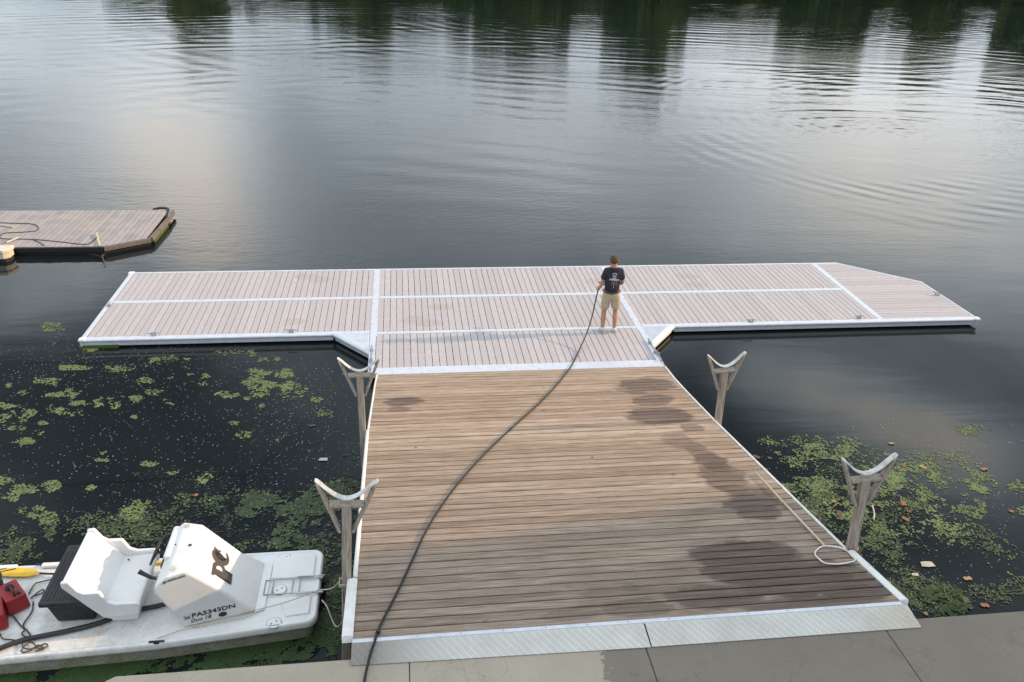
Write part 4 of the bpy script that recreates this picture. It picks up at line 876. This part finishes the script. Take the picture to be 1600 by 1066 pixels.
# t-shirt
T_ = [(0, -.0, .90), (0, 0, 1.12), (0, -.01, 1.32), (0, -.005, 1.46), (0, .0, 1.545), (-.15, -.01, 1.455), (-.215, -.01, 1.24), (.15, -.01, 1.455), (.215, .0, 1.24)]
skin('t_shirt', T_, [(0, 1), (1, 2), (2, 3), (3, 4), (3, 5), (5, 6), (3, 7), (7, 8)], [(.185, .14), (.172, .13), (.180, .135), (.125, .095), (.078, .076), (.076, .078), (.070, .07), (.076, .078), (.070, .07)], SHIRT, man, 2, 2)
# shorts
S_ = [(0, 0, 1.0), (0, .0, .92), (-.10, .0, .84), (-.122, .01, .545), (.10, .0, .84), (.122, .005, .545)]
skin('shorts', S_, [(0, 1), (1, 2), (2, 3), (1, 4), (4, 5)], [(.172, .125), (.170, .130), (.105, .115), (.098, .102), (.105, .115), (.098, .102)], KHAKI, man, 2, 1)
b = MB(); b.tube([(math.cos(t)*.181, math.sin(t)*.134, .995) for t in [2*math.pi*k/20 for k in range(20)]], .014, 6, 1, close=True); b.build('belt', BELT, man)
# shirt print on the back
def bk(x, z): return (x, -.160+.35*x*x+abs(z-1.28)*.08, z)
b = MB(); b.tube([bk(-.04, 1.435), bk(.0, 1.45), bk(.04, 1.435), bk(.03, 1.41), bk(0, 1.40), bk(-.035, 1.41)], .007, 5, 2, close=True)
b.tube([bk(-.04, 1.37), bk(.04, 1.37)], .009, 5, 1); b.bar(bk(-.10, 1.315), bk(.10, 1.30), .006, .035); b.bar(bk(-.03, 1.335), bk(.03, 1.335), .006, .02); b.bar(bk(.0, 1.28), bk(-.0, 1.11), .004, .010, (1, 0, 0)); b.bar(bk(-.04, 1.27), bk(-.04, 1.2), .004, .008, (1, 0, 0)); b.bar(bk(.045, 1.27), bk(.05, 1.18), .004, .008, (1, 0, 0))
b.build('shirt_print', SPRINT, man)
for (sx, a_, t_e, rz) in ((-1, J['al'], J['tl'], .15), (1, J['ar'], J['tr'], -.1)):
    a = Vector(a_); b = MB(); b.tube([a+Vector((0, 0, .05)), a+Vector((0, 0, -.03))], .048, 10, 1); b.build('sock', SOCK, man, smooth=True)
    vs = [(a.x, a.y-.03, .045), (a.x+sx*.005, a.y+.07, .048), (a.x+sx*.02, a.y+.17, .036), (a.x, a.y, .085)]
    skin('shoe', vs, [(0, 1), (1, 2), (0, 3)], [(.045, .043), (.048, .042), (.042, .034), (.045, .04)], SHOE, man, 2, 0)
# hose
hs = empty('hose', (PX, PY, 0), 'long black water hose running from the quay across the gangway up to the man\'s hands', 'hose'); ho = hs.location
hp = [(568, 1072), (572, 1050), (579, 1022)]; P = []
for u, v_ in hp: P.append(at(u, v_, QZ+.03))
P[2] = at(580, 1018, 1.50); P.append(at(585, 1004, 1.545))
for u, v_ in ((590, 990), (600, 968), (622, 925), (643, 880), (664, 835), (688, 795), (720, 752), (760, 708), (800, 670), (840, 634), (866, 607), (880, 590)): a = rpt(u, v_); P.append(a+Vector((0, 0, .022)))
for u, v_, z in ((893, 571, .03), (905, 547, .035)): P.append(at(u, v_, z))
for u, v_, y_ in ((917, 520, -4.42), (925, 495, -4.12)): P.append(atY(u, v_, y_))
mw = man.matrix_basis
bpy.context.view_layer.update(); mw = man.matrix_world.copy()
hl_ = mw @ Vector((-.24, .225, .955)); hr_ = mw @ Vector((.03, .28, 1.03)); P += [hl_, hl_.lerp(hr_, .5)+Vector((0, .03, .02)), hr_]
b = MB(ho); b.tube(P, .0135, 10, 6); b.build('hose_line', HOSE, hs, smooth=True)
b = MB(ho); b.tube([hr_, hr_+Vector((-.1, .12, -.02)), hr_+Vector((-.2, .25, -.06))], lambda t: .022-.010*t, 10, 3); b.build('nozzle', BLACK, hs, smooth=True)
b = MB(ho); e = rpt(590, 992)+Vector((0, 0, .024)); g_ = rpt(592, 987)+Vector((0, 0, .024)); b.tube([e, g_], .022, 10, 1); b.build('hose_joint', BLACK, hs)

# ------------------------------------------------------------------ floating weed, leaves, scraps
def fbm(x, y, seed, octs=4, sc0=1.):
    tot = np.zeros_like(x); amp = 1.; nn = 0
    for o in range(octs):
        X = x*sc0*2**o+seed*13.7+o*5.1; Y = y*sc0*2**o+seed*7.3-o*3.3; xi = np.floor(X); yi = np.floor(Y); fx = X-xi; fy = Y-yi; fx = fx*fx*(3-2*fx); fy = fy*fy*(3-2*fy)
        def h(a, b): s_ = np.sin(a*127.1+b*311.7+seed*17.)*43758.5453; return s_-np.floor(s_)
        v = (h(xi, yi)*(1-fx)+h(xi+1, yi)*fx)*(1-fy)+(h(xi, yi+1)*(1-fx)+h(xi+1, yi+1)*fx)*fy
        tot += v*amp; nn += amp; amp *= .55
    return tot/nn
def scatter(patches, npts_m2, size, thr, seed, name, mats, z, kind=True, nsc=4.2, tilt=.15):
    XX = []; YY = []
    for (u, v_, ru, rv, dens) in patches:
        c_ = at(u, v_, WZ); ex_ = at(u+ru, v_, WZ)-c_; ey_ = at(u, v_+rv, WZ)-c_
        area = math.pi*abs(ex_.x*ey_.y-ex_.y*ey_.x); n = int(area*npts_m2*dens*1.6)+4
        r = np.sqrt(rng.random(n))*1.15; t = rng.random(n)*2*np.pi; a = r*np.cos(t); b_ = r*np.sin(t)
        x = c_.x+a*ex_.x+b_*ey_.x; y = c_.y+a*ex_.y+b_*ey_.y
        f = .62*fbm(x, y, seed, 4, nsc)+.38*fbm(x, y, seed+5, 3, nsc*4); keep = (1-r**2)*.42+(f-.5)*2.9+(rng.random(n)-.5)*.3 > thr
        XX.append(x[keep]); YY.append(y[keep])
    x = np.concatenate(XX); y = np.concatenate(YY); n = len(x)
    s_ = size*(.5+rng.random(n)); th = rng.random(n)*np.pi; asp = .5+.5*rng.random(n)
    ca, sa = np.cos(th), np.sin(th); tx = (rng.random(n)-.5)*tilt*2; ty = (rng.random(n)-.5)*tilt*2
    V_ = np.zeros((n, 5, 3)); loc = [(-1, -.4), (0, -.9), (1, -.3), (.55, .8), (-.6, .75)]
    for k, (a, b_) in enumerate(loc):
        dx = (a*ca-b_*asp*sa)*s_; dy = (a*sa+b_*asp*ca)*s_; V_[:, k, 0] = x+dx; V_[:, k, 1] = y+dy; V_[:, k, 2] = z+np.maximum(0, dx*tx+dy*ty)+s_*.12
    me = bpy.data.meshes.new(name); me.vertices.add(n*5); me.vertices.foreach_set('co', V_.reshape(-1)); me.loops.add(n*5); me.loops.foreach_set('vertex_index', np.arange(n*5)); me.polygons.add(n)
    me.polygons.foreach_set('loop_start', np.arange(n)*5); me.polygons.foreach_set('loop_total', np.full(n, 5)); me.update(calc_edges=True)
    for mm in mats: me.materials.append(mm)
    me.polygons.foreach_set('material_index', rng.choice(len(mats), n, p=None if len(mats) == 1 else [1-.12*(len(mats)-1)]+[.12]*(len(mats)-1)).astype(np.int32))
    o = bpy.data.objects.new(name, me); C.objects.link(o); o['kind'] = 'stuff'; return o
def cv(l): return [(q[0]/2.857, 480+q[1]/2.857, q[2]/2.857, q[3]/2.857, q[4] if len(q) > 4 else 1) for q in l]
LW = cv([(240, 90, 55, 25), (400, 185, 55, 14), (310, 190, 30, 10), (310, 272, 95, 11), (200, 330, 78, 24), (240, 388, 55, 14), (320, 385, 48, 22), (38, 350, 20, 14), (95, 385, 30, 13), (245, 450, 48, 24), (310, 470, 55, 18), (70, 490, 95, 48), (20, 440, 40, 16), (80, 540, 60, 20),
         (195, 515, 24, 16), (165, 560, 28, 13), (100, 600, 48, 18), (480, 430, 60, 26), (610, 415, 38, 18), (670, 245, 46, 24), (475, 265, 24, 8), (850, 237, 24, 9), (835, 270, 24, 10), (905, 312, 32, 17), (850, 300, 18, 11), (760, 318, 15, 7), (1120, 207, 30, 20), (1175, 237, 34, 15),
         (1240, 237, 24, 12), (1155, 290, 62, 17), (1270, 300, 40, 24), (1135, 330, 50, 24), (1165, 375, 55, 28), (1300, 370, 68, 38), (1200, 350, 45, 16), (1410, 413, 28, 14), (1455, 475, 40, 24), (1010, 390, 52, 16), (1105, 410, 15, 9), (1165, 443, 18, 9), (1090, 575, 34, 20), (460, 650, 18, 11),
         (455, 685, 30, 9), (685, 700, 55, 13), (600, 485, 22, 14), (550, 400, 18, 10), (375, 485, 22, 14), (765, 435, 34, 13), (35, 775, 50, 22), (100, 810, 70, 24), (30, 850, 50, 24), (225, 800, 45, 26), (130, 910, 70, 24), (200, 940, 70, 32), (410, 805, 34, 13), (590, 920, 55, 36), (640, 880, 45, 22),
         (900, 770, 50, 30), (780, 740, 40, 14), (340, 430, 60, 12), (540, 280, 60, 18, .6), (620, 330, 60, 16, .6), (780, 230, 60, 18, .5), (590, 260, 40, 12, .5), (1030, 205, 70, 14, .5), (905, 345, 22, 9), (560, 310, 30, 14, .6), (690, 380, 40, 14, .5), (1050, 520, 24, 10, .5), (1245, 595, 26, 12, .6)])
scatter(LW, 2800, .015, .22, 3, 'duckweed', [WEED, WEED_B], WZ+.004)
LD = [(400, 785, 55, 30, 1), (450, 805, 60, 30, 1), (380, 800, 45, 35, 1), (490, 800, 60, 28, 1), (520, 790, 40, 45, 1), (430, 780, 50, 18, 1), (330, 790, 60, 30, .5), (470, 845, 60, 22, 1), (510, 870, 40, 60, .9), (525, 930, 30, 60, .8), (540, 760, 20, 12, 1), (550, 710, 14, 9, 1), (150, 830, 90, 30, .6), (60, 845, 70, 30, .7), (30, 870, 60, 20, .6), (410, 850, 50, 15, .8), (260, 830, 70, 40, .35), (555, 790, 14, 50, .5)]
scatter(LD, 2000, .018, .32, 9, 'dark_pondweed', [WEED_D, WEED_B, WEED], WZ+.006, tilt=.5, nsc=3.6)
scatter([(310, 820, 130, 50, 1), (270, 760, 80, 30, .6), (210, 830, 90, 40, 1), (360, 760, 60, 30, .5), (40, 830, 60, 40, .6), (160, 800, 60, 30, .5)], 420, .012, .26, 12, 'brown_pondweed', [WEED_B, WEED_D], WZ+.004, tilt=.5)
scatter([(60, 1075, 200, 38, 1), (250, 1040, 170, 18, 1), (400, 1018, 110, 16, 1), (510, 990, 40, 30, .7), (120, 1052, 150, 22, 1)], 5200, .018, .10, 15, 'surface_algae', [WEED_G, WEED_D], WZ+.006, nsc=1.6)
RWD = [(1290, 705, 70, 14, 1), (1330, 695, 40, 12, .8), (1260, 720, 40, 12, .7), (1250, 755, 60, 14, 1), (1290, 775, 50, 22, 1), (1310, 800, 40, 16, 1), (1370, 760, 45, 30, .9), (1400, 735, 60, 30, .8), (1430, 760, 60, 30, .8), (1440, 785, 35, 20, 1), (1530, 750, 28, 26, 1.2), (1535, 765, 22, 14, 1.2), (1515, 795, 24, 24, 1), (1470, 815, 35, 10, 1), (1490, 825, 45, 24, .8),
       (1500, 730, 20, 10, .8), (1520, 672, 26, 8, .8), (1590, 760, 16, 10, 1), (1400, 830, 50, 12, .6), (1350, 720, 60, 20, .4), (1350, 850, 40, 12, .7), (1360, 815, 60, 14, .6), (1598, 800, 14, 8, 1), (1480, 725, 60, 20, .3), (1240, 690, 50, 12, .5)]
scatter(RWD, 1900, .016, .26, 21, 'duckweed', [WEED, WEED_B, WEED_D], WZ+.004, nsc=5)
RD = [(1265, 775, 70, 36, .8), (1330, 830, 60, 40, .7), (1375, 850, 60, 22, .8), (1395, 880, 60, 40, .6), (1430, 930, 70, 40, .8), (1480, 930, 80, 35, .6), (1560, 860, 60, 30, .7), (1590, 910, 40, 40, .7), (1530, 850, 60, 24, .6), (1380, 790, 70, 30, .6), (1420, 950, 50, 30, .9), (1290, 740, 60, 16, .5)]
scatter(RD, 1500, .015, .30, 27, 'dark_pondweed', [WEED_D, WEED_B, WEED], WZ+.006, tilt=.5, nsc=3.)
scatter([(1465, 930, 28, 14, 1), (1490, 950, 24, 14, 1)], 1500, .04, .12, 33, 'bright_water_plants', [WEED_G], WZ+.01, tilt=.6)
SP = [(280, 650, 300, 150, 1), (1350, 800, 240, 160, 1), (480, 700, 80, 160, 1), (1450, 680, 150, 40, .6), (150, 560, 150, 40, 1)]
scatter(SP, 45, .008, -.2, 41, 'floating_specks', [SPECK, WEED], WZ+.003)
def leaf(u, v_, mat, label, size=.055, kind=0, z=None, group='fallen leaves afloat', onramp=False):
    a = rpt(u, v_)+Vector((0, 0, .006)) if onramp else at(u, v_, WZ+.012 if z is None else z); n = 11
    b = MB(); th = random.uniform(0, 6.28); vs = [(0, 0, .004)]
    for k in range(n*2):
        t = 2*math.pi*k/(2*n); r = size*(1.0+.25*math.cos(t)) if k % 2 == 0 else size*(.62+random.uniform(-.08, .1))
        if kind: r = size*(1.2 if k % 2 == 0 else 1.05)*(abs(math.cos(t))**.7*.9+.35)
        vs.append((r*math.cos(t+th), r*math.sin(t+th), random.uniform(-.0, .010)))
    b.add(vs, [(0, 1+k, 1+(k+1) % (2*n)) for k in range(2*n)]); o = b.build('fallen_leaf', mat, loc=a, fix=False)
    if onramp: o.rotation_euler = (-RSL, 0, 0)
    return tag(o, label, 'leaf', group)
LV = [(257, 625, DEAD3, 'reddish leaf floating among duckweed below the left dock section'), (488, 665, DEAD3, 'brown leaf floating alone left of the far left forked post'), (307, 774, DEAD, 'orange leaf floating behind the boat console over brown pondweed'),
      (1182, 714, DEAD3, 'brown leaf on dark water just off the right gangway edge, far one'), (1203, 716, DEAD3, 'brown leaf on dark water a little right of the gangway edge'), (1393, 693, DEAD2, 'tan leaf floating right of the near right saddle top'), (1413, 729, DEAD, 'orange leaf in weed upper right of the near right forked post'),
      (1442, 730, DEAD2, 'tan leaf floating on weed between the saddle and the big weed clump'), (1303, 783, DEAD2, 'tan orange leaf left of the near right forked post'), (1311, 802, DEAD3, 'brown leaf close to the left side of the near right post'), (1374, 790, DEAD, 'orange leaf just right of the near right post stem'), (1412, 787, DEAD, 'rusty leaf in weed right of a floating twig'),
      (1420, 799, DEAD3, 'brown leaf below the rusty leaf right of the twig'), (1415, 811, DEAD, 'small orange leaf at the lower edge of the middle weed'), (1279, 813, DEAD3, 'brown leaf between gangway rail and near right post'), (1538, 733, DEAD, 'reddish leaf on top of the big pale weed clump'), (1580, 799, DEAD, 'reddish leaf near the right picture edge'),
      (1512, 904, DEAD2, 'small tan leaf on open water near the right picture edge'), (1431, 919, DEAD3, 'brown leaf below the pale scrap near the quay'), (1539, 946, DEAD, 'orange leaf floating close to the quay wall at right'), (1447, 959, DEAD2, 'yellow orange leaf floating by the rusty corner of the tread plate'), (1338, 858, DEAD2, 'tan leaf right behind the foot of the near right post')]
for i, (u, v_, mm, lab) in enumerate(LV): leaf(u, v_, mm, lab, (.042 if v_ < 700 else .046)*random.uniform(.8, 1.15), i % 2)
leaf(758, 970, DEAD2, 'small curled yellow leaf on the gangway planks near the lower edge', .028, 0, onramp=True, group='fallen leaves on the gangway'); 
leaf(1341, 955, DEAD, 'orange brown leaf lying on the right tread plate', .055, 1, z=1.475, group='fallen leaves on the gangway')
for u, v_, lab in ((650, 700, 'tiny brown leaf scrap on the dry left half of the gangway'), (925, 715, 'tiny leaf scrap near the middle of the gangway'), (1052, 742, 'small brown leaf bit left of the middle wet patch'), (850, 642, 'tiny leaf bit beside the hose on the upper gangway')): leaf(u, v_, DEAD3, lab, .022, 0, onramp=True, group='fallen leaves on the gangway')
leaf(1022, 603, DEAD2, 'tiny yellow leaf on the wet far patch of the gangway', .022, 0, onramp=True, group='fallen leaves on the gangway')
for (u, v_, s_, lab) in ((505, 718, .075, 'pale soggy scrap floating left of the gangway'), (1449, 882, .10, 'pale brown scrap floating on dark water right of the gangway'), (1430, 898, .05, 'small translucent scrap beside the larger pale scrap')):
    a = at(u, v_, WZ+.012); b = MB(); vs = [(-s_, -.3*s_, 0), (-.2*s_, -.6*s_, .01), (s_, -.5*s_, .002), (.9*s_, .4*s_, .012), (.1*s_, .65*s_, .0), (-.8*s_, .5*s_, .01)]
    b.loft(vs, [(x, y, z-.004) for x, y, z in vs]); tag(b.build('scrap', PAPER, loc=a), lab, 'litter')
P = [at(1363, 790, WZ+.01), at(1366, 803, WZ+.02), at(1365, 812, WZ+.02)]; b = MB(P[0]); b.tube(P, .012, 6, 3); tag(b.build('twig', STICK, loc=P[0]), 'pale twig floating upright in the view beside the near right post', 'twig')
P = [at(1395, 788, WZ+.01), at(1420, 791, WZ+.02), at(1440, 797, WZ+.005)]; b = MB(P[0]); b.tube(P, .007, 6, 3); tag(b.build('twig', BARK, loc=P[0]), 'thin dark twig floating crosswise among the right hand weed', 'twig')

# ------------------------------------------------------------------ far bank: trees and a pale boathouse (seen mirrored in the river)
def crown_mesh(seed, mat, w_=1., nleaf=5200):
    r = np.random.default_rng(seed); lobes = [(0, 0, .58, .40), (0, 0, .28, .34)]
    for k in range(12): t = r.random()*6.28; rr = .10+.34*r.random(); lobes.append((rr*math.cos(t), rr*math.sin(t), .14+.70*r.random(), .14+.15*r.random()))
    n = nleaf; wts = np.array([l[3]**2 for l in lobes]); wts /= wts.sum(); li = r.choice(len(lobes), n, p=wts); L = np.array(lobes)[li]
    d = r.normal(size=(n, 3)); d /= np.linalg.norm(d, axis=1)[:, None]; rad = L[:, 3]*(.55+.5*r.random(n)**.5)
    c_ = L[:, :3]+d*rad[:, None]*np.array([1, 1, .9]); s_ = .025*(.6+.9*r.random(n)); a = r.normal(size=(n, 3)); a /= np.linalg.norm(a, axis=1)[:, None]; b_ = np.cross(a, r.normal(size=(n, 3))); b_ /= np.linalg.norm(b_, axis=1)[:, None]
    V_ = np.stack([c_+a*s_[:, None], c_+b_*s_[:, None], c_-a*s_[:, None], c_-b_*s_[:, None]], 1); V_[:, :, :2] *= w_
    me = bpy.data.meshes.new('crown'); me.from_pydata(V_.reshape(-1, 3).tolist(), [], [(4*i, 4*i+1, 4*i+2, 4*i+3) for i in range(n)]); me.materials.append(mat); return me
def trunk_mesh():
    b = MB(); b.tube([(0, 0, -.05), (.005, 0, .2), (-.01, .01, .45), (0, 0, .75)], lambda t: .028*(1-.7*t), 8, 3)
    for k in range(5): t = k*1.3; b.tube([(0, 0, .28+.06*k), (.12*math.cos(t), .12*math.sin(t), .42+.06*k), (.24*math.cos(t), .24*math.sin(t), .52+.06*k)], lambda q: .012*(1-.7*q), 6, 2)
    me = b.mesh('trunk'); me.materials.append(BARK); return me
crowns = [crown_mesh(1, FOL, .8), crown_mesh(2, FOL2, .7), crown_mesh(3, FOL, .62), crown_mesh(4, FOL2, .85)]; TM = trunk_mesh()
def add_tree(x, y, z, h, k, label, group=None, wid=1.):
    t = empty('tree', (x, y, z), label, 'tree', group)
    for nm, me in (('trunk', TM), ('crown', crowns[k % 4])):
        o = bpy.data.objects.new(nm, me); C.objects.link(o); o.parent = t; o.scale = (h*wid, h*wid, h); o.rotation_euler = (0, 0, 0)
    t.rotation_euler = (0, 0, random.uniform(0, 6.28)); return t
def bank_tree(u, v_, wpx, k, yb=158, lab='tall leafy tree on the far bank, mirrored in the river', grp='trees on the far bank'):
    d = ray(u, 0); d2 = ray(u, v_); d2 = Vector((d2.x, d2.y, -d2.z)); tt = (yb-CAM.y)/d2.y; top = Vector((CAM.x, CAM.y, 2*WZ-CAM.z))+d2*tt
    h = (top.z-1.0)*1.08; width = wpx/FPX*tt*1.0
    add_tree(top.x, yb, 1.3, h, k, lab, grp, width*1.22/(h*.95))
ORD = 'first second third fourth fifth sixth seventh eighth ninth tenth eleventh twelfth thirteenth fourteenth fifteenth sixteenth seventeenth eighteenth nineteenth twentieth'.split()
def ordw(i, n): return (ORD[i]+' from the left') if i < 20 and i < (n+1)//2 else (ORD[n-1-i]+' from the right' if n-1-i < 20 else 'middle')
TR = [(310, 76, 80, 1), (285, 60, 40, 0), (340, 62, 60, 3), (395, 34, 40, 2), (430, 24, 60, 0), (495, 52, 30, 2), (545, 70, 50, 0), (590, 92, 80, 1), (635, 66, 60, 0), (670, 34, 50, 2), (720, 84, 40, 0), (765, 106, 70, 2), (810, 118, 90, 0), (855, 100, 70, 3), (890, 64, 50, 0), (930, 40, 40, 2),
      (960, 110, 60, 0), (1000, 142, 80, 1), (1040, 100, 60, 3), (1085, 60, 60, 0), (1130, 56, 60, 2), (1190, 66, 60, 0), (1225, 110, 60, 2), (1275, 128, 90, 0), (1315, 118, 60, 3), (1355, 62, 60, 0), (1400, 80, 60, 2), (1430, 128, 70, 0), (1470, 66, 50, 3), (1500, 56, 50, 0), (1550, 130, 60, 2), (1590, 146, 80, 0), (1640, 130, 80, 1), (1700, 120, 90, 0), (1770, 110, 90, 2), (1850, 120, 90, 0)]
TR.sort()
for i, (u, v_, wpx, k) in enumerate(TR): bank_tree(u, v_, wpx, k, lab=('olive green' if k % 2 else 'dark green')+' tree on the far bank, '+ordw(i, len(TR))+' in the front row')
for i in range(22):      # wooded rise behind
    u = 545+i*58; bank_tree(u, random.uniform(46, 66), 110, i, 176, 'leafy tree on the wooded rise behind the far bank, '+ordw(i, 22), 'trees on the rise behind the far bank')
for i in range(26):      # low shrubs along the waterline
    u = 240+i*62+random.uniform(-15, 15); bank_tree(u, random.uniform(14, 34) if u < 700 else random.uniform(26, 52), 90, i, 152.5, 'low bushy shrub at the waterline of the far bank, '+ordw(i, 26), 'shrubs along the far bank')
bh = empty('boathouse', (0, 0, 0), 'pale building with dark roof among the far bank trees', 'building')
q = ray(1120, 0); tt = (166-CAM.y)/q.y; hx = CAM.x+q.x*tt; bh.location = (hx, 166, 1.5)
b = MB(); b.box(-11, 11, -5, 5, -.5, 7.5); b.build('wall', WALLM, bh); b = MB(); b.loft([(-11.6, -5.6, 7.5), (-11.6, 5.6, 7.5), (-11.6, 0, 11)], [(11.6, -5.6, 7.5), (11.6, 5.6, 7.5), (11.6, 0, 11)]); b.build('roof', ROOFM, bh)
for i in range(6):
    for z in (1.2, 4.6): b = MB(); b.box(-9.4+i*3.4, -7.9+i*3.4, -5.06, -5.0, z, z+1.6); b.build('window', GLASSM, bh)
# unseen trees right of the quay, added to shade the quay and the lower gangway
add_tree(25, -15.9, 1.25, 15, 0, 'unseen tall tree right of the quay, added to shade it', None, .8); add_tree(31, -20.5, 1.25, 16, 1, 'second unseen tree farther from the quay, added for its shade', None, .8)
